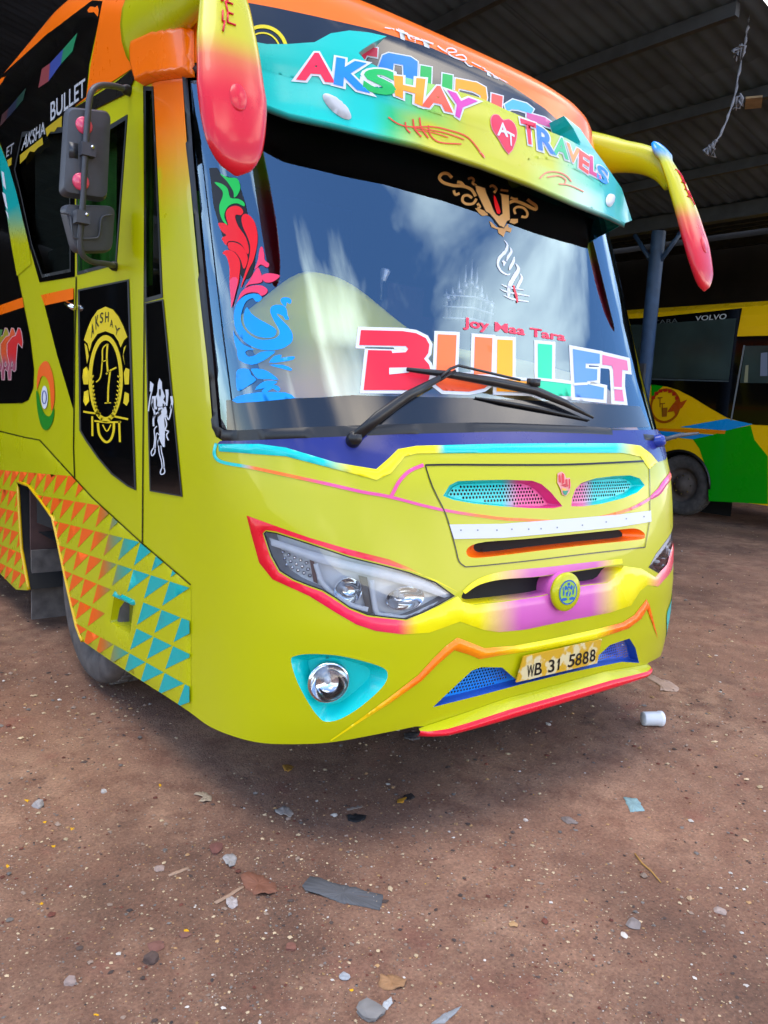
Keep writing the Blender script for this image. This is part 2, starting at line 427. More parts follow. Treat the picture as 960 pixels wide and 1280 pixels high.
def inset_poly(p, d):
    p = clean(p, 2e-3); n = len(p)
    if ((np.roll(p[:, 0], -1)-p[:, 0])*(np.roll(p[:, 1], -1)+p[:, 1])).sum() > 0: p = p[::-1]     # counter-clockwise
    a = p-np.roll(p, 1, 0); b = np.roll(p, -1, 0)-p
    a /= np.linalg.norm(a, axis=1, keepdims=True); b /= np.linalg.norm(b, axis=1, keepdims=True)
    na = np.stack([-a[:, 1], a[:, 0]], -1); nb = np.stack([-b[:, 1], b[:, 0]], -1)
    m = na+nb; m /= np.linalg.norm(m, axis=1, keepdims=True)+1e-9
    k = 1/np.maximum((m*na).sum(1), 0.5)
    return p+m*(d*k)[:, None]
def mir(p): return np.asarray(p)*np.array([-1, 1])

# ================================================================== THE COACH
BUS = thing('parked_coach', 'yellow-green airbrushed tourist coach with teal visor and rabbit-ear mirrors, parked nose out', 'bus', (0, 1.6, 0))
BUS_INV = BUS.location.copy()
class _P: pass
def P_(o):                                  # parent keeping world placement
    o.parent = BUS; o.matrix_parent_inverse = Matrix.Translation(-Vector(BUS_INV)); return o
_old_add = add_mesh
def add_mesh(name, verts, faces, mat, parent=None, *a, **k):
    o = _old_add(name, verts, faces, mat, None, *a, **k)
    if parent is BUS: P_(o)
    elif parent is not None: o.parent = parent
    return o

# openings read from the photograph --------------------------------------------------
hl_px = qJ('262,352 270,345 300,350 400,382 520,422 640,452 700,468 780,498 838,540 790,567 740,592 690,611 640,606 575,598 520,576 480,548 440,524 400,510 350,490 310,465 285,420')
HL = BODY.poly(hl_px, 8)
fog_px = smooth_poly(qJ('345,735 358,720 400,714 480,718 560,735 620,755 635,775 625,805 590,842 540,882 490,910 450,917 428,903 400,865 365,800'), 3)
FOG = BODY.poly(fog_px, 8)
GRL = BODY.poly(qK('48,205 75,160 110,142 200,138 320,136 430,140 470,155 510,190 560,250 520,258 420,258 300,250 180,238 90,222'), 6)
GRR = BODY.poly(qK('597,250 600,215 615,175 640,150 700,130 780,120 850,117 890,130 912,160 880,190 820,215 730,238 650,250'), 6)
SLOT = BODY.poly(smooth_poly(qK('147,445 165,420 230,402 400,390 600,370 800,350 870,345 905,360 912,378 890,392 700,412 500,435 300,460 200,470 160,466'), 3), 6)
INTK = BODY.poly(smooth_poly(qH('205,560 212,535 260,508 330,492 470,482 600,463 740,444 732,465 700,498 600,512 470,545 350,562 250,573 214,573'), 3), 8)
LGR = BODY.poly(qH('110,917 170,860 240,795 270,784 340,785 390,828 430,826 640,765 665,742 700,710 765,688 785,720 797,770 740,766 680,778 560,803 400,842 250,882'), 8)
LGR = clean(LGR)
bot_left = BODY.poly(PX('0,717 20,737 37,738 28,687 25,640 23,603')+smooth_poly(PX('23,603 37,608 53,627 67,647 73,673 80,707 87,740 97,783 104,802'), 3, False)[1:]+smooth_poly(PX('104,802 140,827 180,853 210,872 237,890 262,908 294,921 330,929 380,930 420,927 470,918 520,908'), 4, False)[1:], 10, False)
_v0 = bot_left[-1]
SB = S0+3.4
half = np.concatenate([[[-SB, bot_left[0][1]]], bot_left[bot_left[:, 0] > -SB+.02], [[-0.45, .40], [-0.2, .395]]])
outer = np.concatenate([half, mir(half)[::-1], [[SB, 3.55]], [[-SB, 3.55]]])
# windscreen (left half read, right half its mirror)
ws_edge = BODY.poly(PX('228,100 235,200 246,320 258,440 266,535'), 40, False)
ws_bot = BODY.poly(PX('266,535 270,546 280,552 300,553 400,549 500,545 600,542 640,542'), 20, False)
ws_half = np.concatenate([[[ws_edge[0][0], 2.80]], ws_edge[ws_edge[:, 1] < 2.78], ws_bot[1:]])
ws_half = ws_half[ws_half[:, 0] < -0.03]
WS = clean(np.concatenate([ws_half, mir(ws_half)[::-1]]))
WSI = inset_poly(WS, 0.042)
# side glazing
DWIN = BODY.poly(PX('95,182 137,157 160,143 146,331 97,344'), 20)
QWIN = BODY.poly(PX('181,108 192,108 204,372 182,378'), 30)
WINA = BODY.poly(PX('18,212 28,165 88,158 89,340 53,347 40,307 25,240'), 20)
STEP = BODY.poly(PX('143,745 167,757 163,792 138,778'), 10)
holes = [WS, HL, mir(HL), FOG, GRL, GRR, SLOT, INTK, LGR, DWIN, QWIN, WINA, STEP]

def body_col(px, P):
    s, v = P[:, 0], P[:, 1]; c = np.tile(YG, (len(P), 1))
    t = np.clip((v-2.22)/(2.70-2.22), 0, 1); t = t*t*(3-2*t); t = np.where(np.abs(s) < S0+.10, t, (v > 3.04)*1.0)
    c = c*(1-t)[:, None]+ORANGE*t[:, None]
    roof = np.clip((v-3.30)/.1, 0, 1)[:, None]
    return c*(1-roof)+lin((200, 195, 190))*roof
P, T, _ = fill(outer, holes, 0.045)
V3 = S(P[:, 0], P[:, 1])
body = add_mesh('body', V3, T, 'body_paint', BUS, body_col(proj(V3), P), Sn(P[:, 0], P[:, 1]))
for sg in (-1, 1):
    gs = sg*np.linspace(SB, S0+9.4, 14); gv = np.concatenate([np.linspace(bot_left[0][1], 3.05, 24), np.linspace(3.1, 3.55, 8)])
    A, B = np.meshgrid(gs, gv, indexing='ij'); m = len(gv); V3 = S(A, B).reshape(-1, 3); Pq = np.stack([A, B], -1).reshape(-1, 2)
    fc = [(i*m+j, (i+1)*m+j, (i+1)*m+j+1, i*m+j+1)[::sg] for i in range(13) for j in range(m-1)]
    add_mesh('side_panel', V3, fc, 'body_paint', BUS, body_col(None, Pq))
rs = np.concatenate([np.linspace(-S0-9.4, -S0, 12), np.linspace(-S0, S0, 60)[1:-1], np.linspace(S0, S0+9.4, 12)])
rp = S(rs, np.full(len(rs), 3.55)); 
add_mesh('roof', rp, [tuple(range(len(rp)))], 'body_paint', BUS, np.tile(lin((200, 195, 190)), (len(rp), 1)), smooth=False)
rv = np.linspace(.3, 3.55, 30); a_ = S(np.full(30, -S0-9.4), rv); b_ = S(np.full(30, S0+9.4), rv)
add_mesh('rear_panel', np.concatenate([a_, b_]), [(i, i+1, 31+i, 30+i) for i in range(29)], 'body_paint', BUS, np.tile(YG, (60, 1)))
fl = S(np.concatenate([np.linspace(-S0-9.3, -S0+.1, 6), np.linspace(-S0+.15, S0-.15, 30), np.linspace(S0-.1, S0+9.3, 6)]), np.full(42, .62))*np.array([.93, 1, 1])+np.array([0, .25, 0])
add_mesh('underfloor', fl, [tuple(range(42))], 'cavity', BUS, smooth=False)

# windscreen, gasket ------------------------------------------------------------------
P, T, lp = fill(WS, [WSI], 0.03)
d = np.minimum(seg_dist(P, lp[0]), seg_dist(P, lp[1])); h = 0.016*np.sqrt(np.clip(1-(1-np.clip(d/.018, 0, 1))**2, 0, 1))-0.004
gask = add_mesh('windscreen_gasket', So(P[:, 0], P[:, 1], h), T, 'rubber', BUS)
GOFF = -0.010
P, T, _ = fill(inset_poly(WS, 0.030), (), 0.05)
ws = add_mesh('windscreen', So(P[:, 0], P[:, 1], np.full(len(P), GOFF)), T, 'windscreen_glass', BUS, None, Sn(P[:, 0], P[:, 1]))
wi = inset_poly(WS, 0.034); wb = wi[wi[:, 1] < 1.75]
#--TAIL--

# front mouldings and grilles ---------------------------------------------------------
def perforated(name, poly, depth, pitch, rad, color, parent):
    poly = clean(poly); lo, hi = poly.min(0), poly.max(0); C = []
    r = 0
    y = lo[1]
    while y < hi[1]:
        x = lo[0]+(pitch/2 if r % 2 else 0)
        while x < hi[0]: C.append((x, y)); x += pitch
        y += pitch*0.866; r += 1
    C = np.array(C); C = C[pip(C, poly)]; C = C[seg_dist(C, poly) > rad*1.25]
    ang = np.arange(6)*math.pi/3+math.pi/6; ring = np.stack([np.cos(ang), np.sin(ang)], -1)*rad
    lp = resample(poly, 0.03); V = [Vector(p) for p in lp]; n = len(lp); E = [(i, (i+1) % n) for i in range(n)]
    for c in C:
        b = len(V); V += [Vector(c+q) for q in ring]; E += [(b+i, b+(i+1) % 6) for i in range(6)]
    R_ = delaunay_2d_cdt(V, E, [], 0, 1e-7)
    P = np.array([tuple(v) for v in R_[0]]); T = np.array([list(f) for f in R_[2] if len(f) == 3]); cc = P[T].mean(1)
    k = pip(cc, lp); dmin = np.full(len(cc), 9.0)
    for c in C: dmin = np.minimum(dmin, np.hypot(*(cc-c).T))
    T = T[k & (dmin > rad*0.80)]
    a = P[T]; ar = (a[:, 1, 0]-a[:, 0, 0])*(a[:, 2, 1]-a[:, 0, 1])-(a[:, 2, 0]-a[:, 0, 0])*(a[:, 1, 1]-a[:, 0, 1])
    T[ar < 0] = T[ar < 0][:, ::-1]
    V3 = So(P[:, 0], P[:, 1], np.full(len(P), -depth))
    return add_mesh(name, V3, T, 'decal_paint', parent, colour_of(color, V3, P), Sn(P[:, 0], P[:, 1]))
def shrink(p, f, drop=(0, 0)):
    c = np.asarray(p).mean(0); return c+(np.asarray(p)-c)*f+np.array(drop)
TEALB = lin((0, 200, 195)); LTPINK = lin((225, 120, 165))
gcL = grad([(555, TEALB), (628, TEALB), (648, PINK), (705, lin((220, 45, 120)))])
gcR = grad([(712, PINK), (728, LTPINK), (742, TEALB), (805, TEALB)])
for nm, poly, gc in (('upper_grille', GRL, gcL), ('upper_grille', GRR, gcR)):
    rc = recess('grille_surround', poly, 0.045, gc, BUS, BLACK, 0.16, drop=(0, .004))
    for ch in rc.children: ch.location = (0, 0.035, 0)
    perforated('mesh', shrink(resample(poly, .02), .86, (0, .003)), 0.036, 0.0165, 0.0056, gc, rc)
recess('slot_surround', SLOT, 0.06, ORANGE, BUS, None, 0.16, floor_mat='cavity', drop=(0, .010))
icol = grad([(577, YEL), (610, YEL), (665, MAG), (745, MAG), (770, YEL), (790, YEL)])
rc = recess('intake_surround', INTK, 0.06, icol, BUS, None, 0.10, floor_mat='cavity', drop=(0, .006))
rc = recess('lower_grille_surround', LGR, 0.05, lin((45, 90, 180)), BUS, BLACK, 0.0)
for ch in rc.children: ch.location = (0, 0.06, 0)
perforated('mesh', LGR, 0.045, 0.0150, 0.0048, grad([(545, lin((25, 140, 225))), (640, lin((35, 125, 215))), (740, lin((110, 170, 228))), (758, lin((60, 95, 190)))]), rc)

# painted eye band: red round the headlights, yellow and pink under the intake
band_up = qH('912,362 890,440 850,484 803,455 745,447')+qH('725,478 690,503 600,515 470,548 350,565 250,577 207,566')
band_hl = qJ('845,541 790,570 690,614 575,602 520,580 440,528 400,514 350,494 308,468 283,423 260,352 270,342 300,346 400,378 520,418 640,448 700,463 780,492')
band_lo = qJ('850,528 760,488 700,455 640,430 520,400 400,365 300,330 212,298 225,350 250,440 290,490 400,540 480,590 540,625 600,645 680,655 760,650 860,620')+qH('280,660 330,667 420,658 560,628 700,602 770,578 800,530 825,510 860,515 900,470 920,400')
hot = lin((240, 25, 75))
bcol0 = grad([(310, lin((215, 0, 25))), (345, RED), (430, hot), (500, lin((240, 60, 90))), (522, YEL), (600, YEL), (650, MAG), (740, MAG), (775, YEL), (808, YEL), (828, lin((245, 120, 140))), (846, RED)])
def bcol(px, P):
    c = bcol0(px, P); up = (px[:, 1] < 640+(px[:, 0]-310)*0.345+2) & (px[:, 0] < 600)
    top = grad([(310, lin((205, 0, 20))), (455, lin((215, 20, 20))), (500, lin((215, 110, 10))), (535, lin((190, 165, 0))), (575, YG)])(px, P)
    return np.where(up[:, None], top, c)
patch('eye_band', qJ('212,298 300,330 400,365 520,400 640,430 700,455 760,488 850,530')+band_hl[::-1][0:9]+band_hl[::-1][9:][:9]+qH('207,566 250,577 350,565 470,548 600,515 690,503 725,478 745,447 803,455 850,484 890,440 912,362')+
      qH('920,400 900,470 860,515 825,510 800,530 770,578 700,602 560,628 420,658 330,667 280,660 200,632')+qJ('760,650 680,655 600,645 540,625 480,590 400,540 290,490 250,440 225,350'), bcol, BUS, step=0.02, relief=(0.004, 0.02), off=0.001)
patch('intake_brow', ribbon(smooth_poly(qH('212,535 260,500 340,478 470,466 600,448 740,430'), 4, False), np.concatenate([np.linspace(5, 11, 11), np.linspace(11, 6, 10)])), icol, BUS, step=0.02, off=0.002)
# bumper crease
cup = qJ('462,972 560,902 640,843')+qH('60,810 110,755 150,715 190,685 230,700 280,720 380,712 500,690 640,660 740,635 780,610 820,558')
clo = qH('822,588 800,625 760,655 640,695 500,720 330,745 265,757 230,742 180,727 130,770 70,830')+qJ('640,862 560,912 466,974')
patch('bumper_crease', cup+clo, grad([(412, YEL), (470, lin((245, 190, 0))), (520, ORANGE), (620, lin((250, 150, 0))), (660, YEL), (745, YEL), (770, ORANGE), (810, ORANGE)]), BUS, step=0.012, relief=(0.009, 0.016))
patch('bumper_crease', qH('820,556 832,580 852,660 858,690 846,655 822,590'), ORANGE, BUS, step=0.02, relief=(0.008, 0.01))
# bumper lip
ls = np.linspace(-0.715, 0.715, 60); mb = []
prof = [(0.0, .480), (.022, .470), (.040, .459), (.050, .452), (.057, .439), (.050, .426), (.036, .420), (0.0, .410)]
for k, s_ in enumerate(ls):
    e = np.clip((0.715-abs(s_))/.10, 0, 1)**.5
    vd = -0.012*abs(s_/.715)**3; g_ = np.clip((0.715-abs(s_))/.40, 0, 1)**.8
    mb.append(np.array([So(np.array([s_]), np.array([(v if v < .445 else .438+(v-.438)*(.12+.88*g_))+vd]), np.array([o*(.25+.75*e)+.001]))[0] for o, v in prof]))
mb = np.array(mb); nP = len(prof)
def lipcol(j): return YG if j < 3 else RED
vv, ff, cc = [], [], []
for grp, (j0, j1) in enumerate(((0, 2), (2, 7))):
    b = len(vv); m = j1-j0+1
    for k in range(60):
        for j in range(j0, j1+1): vv.append(mb[k, j]); cc.append(YG if grp == 0 else (RED if True else 0))
    ff += [(b+k*m+j, b+(k+1)*m+j, b+(k+1)*m+j+1, b+k*m+j+1)[::-1] for k in range(59) for j in range(m-1)]
add_mesh('bumper_lip', vv, ff, 'decal_paint', BUS, np.array(cc))

# brow lines under the windscreen
bl_up = qJ('128,84 250,84 330,95 480,140 600,160 640,125 665,100 720,90 800,88')+qH('300,40 500,38 740,38 800,46 835,72 858,100')
bl_lo = qH('830,125 800,82 740,70 500,70 300,70')+qJ('800,112 720,113 685,122 645,172 600,192 480,160 330,121 130,106')
patch('blue_cowl', PX('272,555')+bl_up+PX('832,574 834,557 822,537 780,538 700,539 620,540 500,543 400,547 300,551 276,551'), lin((34, 42, 120)), BUS, step=0.03, off=0.0015)
patch('brow_line', bl_up+bl_lo, grad([(270, TEALB), (405, TEALB), (440, YEL), (545, YEL), (556, TEALB), (770, TEALB), (795, YEL), (815, YEL)]), BUS, step=0.012, relief=(0.004, 0.010))
l2 = smooth_poly(qJ('122,82 116,105 122,128 150,141 220,153 300,170 460,205 560,228 640,242 790,280 960,306')+qK('400,308 560,315 700,301 850,261 960,197')+qH('880,172 905,140 916,115'), 3, False)
patch('pinstripe', ribbon(l2, np.concatenate([np.full(25, 4.0), np.full(len(l2)-35, 3.6), np.full(10, 7.0)])), grad([(268, TEALB), (300, TEALB), (318, ORANGE), (372, ORANGE), (410, PINK), (560, PINK), (600, ORANGE), (780, ORANGE), (800, PINK), (834, PINK), (840, ORANGE)]), BUS, step=0.015, relief=(0.005, 0.006))
patch('pinstripe', ribbon(smooth_poly(qJ('645,241 655,222 670,195 700,165 742,147'), 3, False), 4.5), PINK, BUS, step=0.015, relief=(0.006, 0.008))
# bonnet flap joint
seam = smooth_poly(qK('-30,74 60,72 300,73 560,72 800,62 930,55'), 3, False)
patch('flap_joint', ribbon(seam, 2.4), lin((25, 8, 4)), BUS, step=0.02, off=0.0025)
patch('flap_joint', ribbon(smooth_poly(qK('-30,74 0,165 60,290 100,430 113,482 135,504 170,508 400,485 650,455 912,425'), 3, False), 1.6), lin((30, 28, 4)), BUS, step=0.02, off=0.0025)
patch('flap_joint', ribbon(PX('811,577 812,610 812,650 806,684'), 1.0), lin((110, 110, 4)), BUS, step=0.02, off=0.0025)
ws_ = patch('number_strip', qK('72,328 300,325 560,305 800,285 935,268 937,315 800,338 560,362 300,385 92,390'), WHITE, BUS, step=0.03, off=0.004, mat='vinyl')
for (x, y) in [(120, 352), (192, 352), (274, 352), (338, 348), (410, 348), (463, 346), (532, 341), (640, 331), (742, 317), (828, 303), (904, 294)]:
    p = qK('%d,%d' % (x, y))[0]; patch('rivet', [(p[0]+1.1*math.cos(a), p[1]+1.1*math.sin(a)) for a in np.arange(8)*math.pi/4], lin((120, 130, 140)), BUS, step=.02, off=.0055)
# little red figure emblem on the flap
for pts_, c_, of_ in (('535,110 552,102 566,112 572,130 588,128 592,160 586,190 570,206 555,200 545,170 534,150', (226, 150, 140), .0035), ('538,120 546,112 548,150 540,146', (205, 50, 55), .005), ('552,108 562,114 562,150 553,156', (205, 50, 55), .005), ('568,136 576,134 578,168 569,164', (200, 60, 60), .005), ('582,134 588,134 588,172 582,176', (205, 50, 55), .005), ('548,160 566,154 582,160 570,168', (190, 40, 50), .005), ('552,172 575,176 568,184 554,182', (230, 180, 60), .005), ('556,184 582,182 572,202 562,200', (40, 140, 110), .005)):
    patch('flap_emblem', qK(pts_), lin(c_), BUS, off=of_, step=.02, mat='vinyl')
# boss with emblem
bs = BODY.hit(700, 738); bc = So(*np.array([[bs[0]], [bs[1]]]), np.array([0.0]))[0]; bn = np.array([-0.10, -0.985, 0.06]); bn /= np.linalg.norm(bn)
m = MB().lathe([(.078, -.13), (.078, -.02), (.074, .012), (.070, .022)], bc, bn, 32, MAG)
boss = m.build('badge_boss', 'decal_paint', BUS)
m = MB().lathe([(.074, .020), (.078, .028), (.077, .036), (.066, .042), (0.0005, .044)], bc, bn, 36, YG); disc = m.build('badge_disc', 'decal_paint', BUS)
_a = np.cross(bn, (0, 0, 1)); _a /= np.linalg.norm(_a); _b = np.cross(_a, bn)
_a = -_a if _a[0] < 0 else _a
m = MB(); em = lin((20, 95, 175)); lt = lin((150, 190, 60))
def disc_pts(r, n=20, ox=0, oy=0, h=.0452, sx=1, sy=1): return [bc+bn*h+_a*(ox+r*sx*math.cos(2*math.pi*k/n))+_b*(oy+r*sy*math.sin(2*math.pi*k/n)) for k in range(n)]
m.add(disc_pts(.050), [tuple(range(20))], em); m.add(disc_pts(.044, h=.0456), [tuple(range(20))], lt)
for ox, oy, sx, sy in [(0, .016, .55, .6), (-.016, .019, .45, .6), (.016, .019, .45, .6), (0, .033, .5, .4), (0, -.006, .9, .75), (-.021, -.026, 1.0, .4), (.021, -.026, 1.0, .4), (-.026, .000, .3, .8), (.026, .000, .3, .8), (-.030, .018, .2, .5), (.030, .018, .2, .5)]:
    m.add(disc_pts(.016, 12, ox, oy, .0462, sx, sy), [tuple(range(12))], em)
for k_ in range(6): m.add([bc+bn*.0468+_a*(x_)+_b*(y_) for x_, y_ in ((-.004+.003*math.sin(k_), .018-.008*k_), (.003+.003*math.sin(k_), .017-.008*k_), (.004+.003*math.sin(k_+1), .010-.008*k_), (-.003+.003*math.sin(k_+1), .011-.008*k_))], [(0, 1, 2, 3)], lt)
m.build('badge_emblem', 'vinyl', BUS)

# headlights --------------------------------------------------------------------------
SK3 = sunk(0.03); SK4 = sunk(0.045)
def tube_on(surf, pts_px, rad, off, mirror):
    q = np.array([surf.hit(*p) for p in pts_px]); 
    if mirror: q = q*[-1, 1]
    return surf_pts(surf, q, off)
drl_top = qJ('285,364 400,402 520,436 640,464 740,490 826,535 800,545 720,517 600,483 500,458 420,436 330,400 292,388')
for mi in (False, True):
    hl = recess('headlight_housing', HL, 0.055, lin((165, 167, 172)), BUS, lin((228, 230, 234)), 0.05, mirror=mi)
    patch('light_strip', drl_top, lin((238, 240, 245)), hl, surf=SK3, mirror=mi, relief=(.010, .012), step=.012, off=.012, mat='vinyl')
    for rb in (ribbon(smooth_poly(qJ('420,442 428,470 440,500 470,530 515,562 575,580'), 3, False), 6), ribbon(smooth_poly(qJ('586,492 592,540 602,590 640,598 690,604 745,580 785,562'), 3, False), 6)):
        patch('light_strip', rb, lin((238, 240, 245)), hl, surf=SK3, mirror=mi, relief=(.010, .008), step=.01, off=.006, mat='vinyl')
    patch('divider', qJ('548,478 574,484 592,592 572,590 560,540'), lin((105, 102, 100)), hl, surf=SK3, mirror=mi, relief=(.008, .006), step=.02, off=-.004, mat='vinyl')
    patch('divider', qJ('398,432 412,438 424,505 410,498'), lin((110, 85, 85)), hl, surf=SK3, mirror=mi, relief=(.006, .006), step=.02, off=-.012, mat='vinyl')
    cry = MB()
    for i in range(5):
        for j in range(4):
            a = 325+i*17+j*5; b = 408+i*8+j*19
            if b > 430+(a-300)*.62: continue
            q = np.array([SK4.hit(*qJ('%d,%d' % (a, b))[0])])*([-1, 1] if mi else [1, 1]); c = surf_pts(SK4, q, .006)[0]; n_ = Sn(q[:, 0], q[:, 1])[0]
            cry.lathe([(.0078, 0), (.007, .004), (.004, .0075), (.0004, .009)], c, n_, 6)
    cry.build('indicator_crystals', 'chrome', hl, smooth=False)
    for (a, b, r_, sx) in ((506, 520, .044, 1.1), (674, 543, .040, 1.9)):
        q = np.array([SK4.hit(*qJ('%d,%d' % (a, b))[0])])*([-1, 1] if mi else [1, 1]); c = surf_pts(SK4, q, -.008)[0]; n_ = Sn(q[:, 0], q[:, 1])[0]*.5+np.array([0, -.6, 0]); n_ /= np.linalg.norm(n_)
        bo = MB().lathe([(.008, .004), (r_*.35, .004), (r_*.6, .010), (r_*.82, .020), (r_, .034), (r_*1.06, .036)], c, n_, 28)
        ax = np.cross(n_, (0, 0, 1)); ax /= np.linalg.norm(ax)
        bo.v = [tuple(np.array(v)+ax*((np.array(v)-c)@ax)*(sx-1)) for v in bo.v]
        ro = bo.build('reflector', 'chrome', hl)
        bu = MB().lathe([(.008, 0), (.008, .018), (.006, .024), (.0003, .027)], c, n_, 12); bu.build('bulb', 'drl_white', hl)
    P, T, _ = fill(HL*([-1, 1] if mi else [1, 1]), (), 0.03)
    add_mesh('headlight_lens', So(P[:, 0], P[:, 1], np.full(len(P), -.003)), T, 'lens_glass', BUS, None, Sn(P[:, 0], P[:, 1]))
    patch('headlight_trim', hl_px, BLACK, BUS, holes=[[tuple(x) for x in inset_poly(np.array(hl_px)*[1, -1], 1.6)*[1, -1]]], step=.02, off=-.001, mirror=mi, mat='vinyl')
    # fog lamp in its painted recess
    fr = patch('fog_lamp_surround', FOG, TEALB, BUS, is_px=False, mirror=True, off=.003, step=.03) if mi else recess('fog_lamp_recess', FOG, 0.055, TEALB, BUS, TEALB, 0.28)
    q = np.array([SK3.hit(*qJ('450,795')[0])])*([-1, 1] if mi else [1, 1]); c = surf_pts(SK3, q, -.02)[0]; n_ = Sn(q[:, 0], q[:, 1])[0]*.55+np.array([0, -.5, .02]); n_ /= np.linalg.norm(n_)
    MB().lathe([(.066, 0), (.072, .02), (.075, .036), (.072, .042), (.066, .044)], c, n_, 32).build('fog_lamp_bezel', 'chrome', BUS)
    MB().lathe([(.006, .002), (.03, .006), (.05, .016), (.066, .040)], c, n_, 32).build('fog_lamp_reflector', 'chrome', BUS)
    MB().lathe([(.066, .041), (.058, .050), (.035, .058), (.0005, .062)], c, n_, 32).build('fog_lamp_lens', 'lens_glass', BUS)
    MB().lathe([(.012, 0), (.012, .02), (.0003, .026)], c, n_, 12).build('bulb', 'drl_white', BUS)
    MB().tube([c+np.array([0, 0, .074]), c+np.array([0, .01, .098])], .006, 8).build('fog_lamp_bracket', 'chrome', BUS)

# lettering ---------------------------------------------------------------------------
_GL = {}
def glyph(ch, bold=0.0):
    k = (ch, bold)
    if k not in _GL:
        cu = bpy.data.curves.new('g', 'FONT'); cu.body = ch; cu.size = 1; cu.offset = bold; cu.resolution_u = 4; cu.fill_mode = 'FRONT'
        ob = bpy.data.objects.new('g', cu); me = bpy.data.meshes.new_from_object(ob)
        me.calc_loop_triangles(); V = np.array([v.co[:2] for v in me.vertices]) if len(me.vertices) else np.zeros((0, 2)); T = np.array([t.vertices[:] for t in me.loop_triangles])
        bpy.data.objects.remove(ob); bpy.data.curves.remove(cu); bpy.data.meshes.remove(me); _GL[k] = (V, T)
    return _GL[k]
def bil(uv, q):
    u, v = uv[:, 0:1], uv[:, 1:2]; tl, tr, br, bl = (np.array(p) for p in q)
    return (bl*(1-u)+br*u)*(1-v)+(tl*(1-u)+tr*u)*v
class Letters:
    """collects glyphs laid out on pixel quads, then projects them on a surface as one film"""
    def __init__(s): s.items = []
    def glyph(s, ch, quad, col, bold=0.0, ref=None):
        V0, _ = glyph(ch, 0.0); V, T = glyph(ch, bold)
        lo, hi = V0.min(0), V0.max(0)
        if ref is not None: lo, hi = ref
        s.items.append((bil((V-lo)/(hi-lo), quad), T, col)); return s
    def word(s, txt, quad, col, bold=0.0):
        V0, _ = glyph(txt, 0.0); lo, hi = V0.min(0), V0.max(0); V, T = glyph(txt, bold)
        s.items.append((bil((V-lo)/(hi-lo), quad), T, col)); return s
    def build(s, name, parent, surf=None, off=.003, mat='vinyl', maxlen=9, split=True):
        surf = surf or BODY; V3, F, C = [], [], []
        if split and len(s.items) > 1:
            for it in s.items:
                l = Letters(); l.items = [it]; l.build(name, parent, surf, off, mat, maxlen)
            return
        for V, T, c in s.items:
            bm = bmesh.new(); vs = [bm.verts.new((p[0], p[1], 0)) for p in V]
            for t in T:
                try: bm.faces.new([vs[i] for i in t])
                except ValueError: pass
            for _ in range(2):
                le = [e for e in bm.edges if e.calc_length() > maxlen]
                if not le: break
                bmesh.ops.subdivide_edges(bm, edges=le, cuts=1); bmesh.ops.triangulate(bm, faces=bm.faces[:])
            bm.verts.index_update(); b = len(V3)
            q = np.array([surf.hit(v.co.x, v.co.y) for v in bm.verts]); p3 = surf_pts(surf, q, off)
            V3 += list(p3); F += [tuple(b+v.index for v in f.verts)[::-1] for f in bm.faces]
            C += list(colour_of(c, p3, q)); bm.free()
        V3 = np.array(V3); F2 = []
        for f in F:
            a, b_, c_ = V3[f[0]], V3[f[1]], V3[f[2]]
            F2.append(f if np.cross(b_-a, c_-a)@(CAM-a) > 0 else f[::-1])
        return add_mesh(name, V3, F2, mat, parent, np.array(C))
def film(name, polys, col, parent, surf=None, off=.003, step=.03, mat='vinyl', sm=0):
    """several pieces of cut film joined as one print"""
    surf = surf or BODY; V, F, C = [], [], []
    if name in ('letter_trim', 'swag', 'stripe_letter') and len(polys) > 1:
        for p in polys: film(name, [p], col, parent, surf, off, step, mat, sm)
        return
    for i, p in enumerate(polys):
        c = col[i] if isinstance(col, list) else col
        if sm: p = smooth_poly(p, sm)
        try: P, T, _ = fill(surf.poly(p, 10), (), step)
        except Exception: continue
        b = len(V); v3 = surf_pts(surf, P, off); V += list(v3); F += [tuple(np.array(t)+b) for t in T]; C += list(colour_of(c, v3, P))
    return add_mesh(name, V, F, mat, parent, np.array(C))
def grow(p, d): return [tuple(x) for x in inset_poly(np.array(p)*[1, -1], -d)*[1, -1]]

# number plate
plate_px = [(645.5, 853), (655, 820.5), (752.5, 799), (746.5, 829)]
PLS = Surf(lambda s, v: So(s, v, np.full(np.shape(s), .022)), np.linspace(-.5, .5, 20), np.linspace(.4, .8, 14), .022)
pc = [surf_pts(PLS, np.array([PLS.hit(*p)]), 0)[0] for p in plate_px]
m = MB(); nn_ = np.array([0, -1, 0]); m.add([p for p in pc]+[p-nn_*-.0 + np.array([0, .005, 0]) for p in pc], [(0, 1, 2, 3)[::-1], (4, 5, 6, 7), (0, 4, 5, 1), (1, 5, 6, 2), (2, 6, 7, 3), (3, 7, 4, 0)])
pm = simple('plate', (205, 165, 35), 0.45, noise=0.0); t = pm.node_tree
nz = t.nodes.new('ShaderNodeTexNoise'); nz.inputs['Scale'].default_value = 13; nz.inputs['Detail'].default_value = 3; tcn = t.nodes.new('ShaderNodeTexCoord'); rpn = t.nodes.new('ShaderNodeValToRGB')
rpn.color_ramp.elements[0].position = .47; rpn.color_ramp.elements[1].position = .53; rpn.color_ramp.elements[0].color = (*lin((205, 160, 25)), 1); rpn.color_ramp.elements[1].color = (*lin((215, 200, 150)), 1)
t.links.new(tcn.outputs['Object'], nz.inputs['Vector']); t.links.new(nz.outputs['Fac'], rpn.inputs[0]); t.links.new(rpn.outputs[0], pbsdf(pm).inputs['Base Color'])
plate = m.build('number_plate', 'plate', BUS, smooth=False)
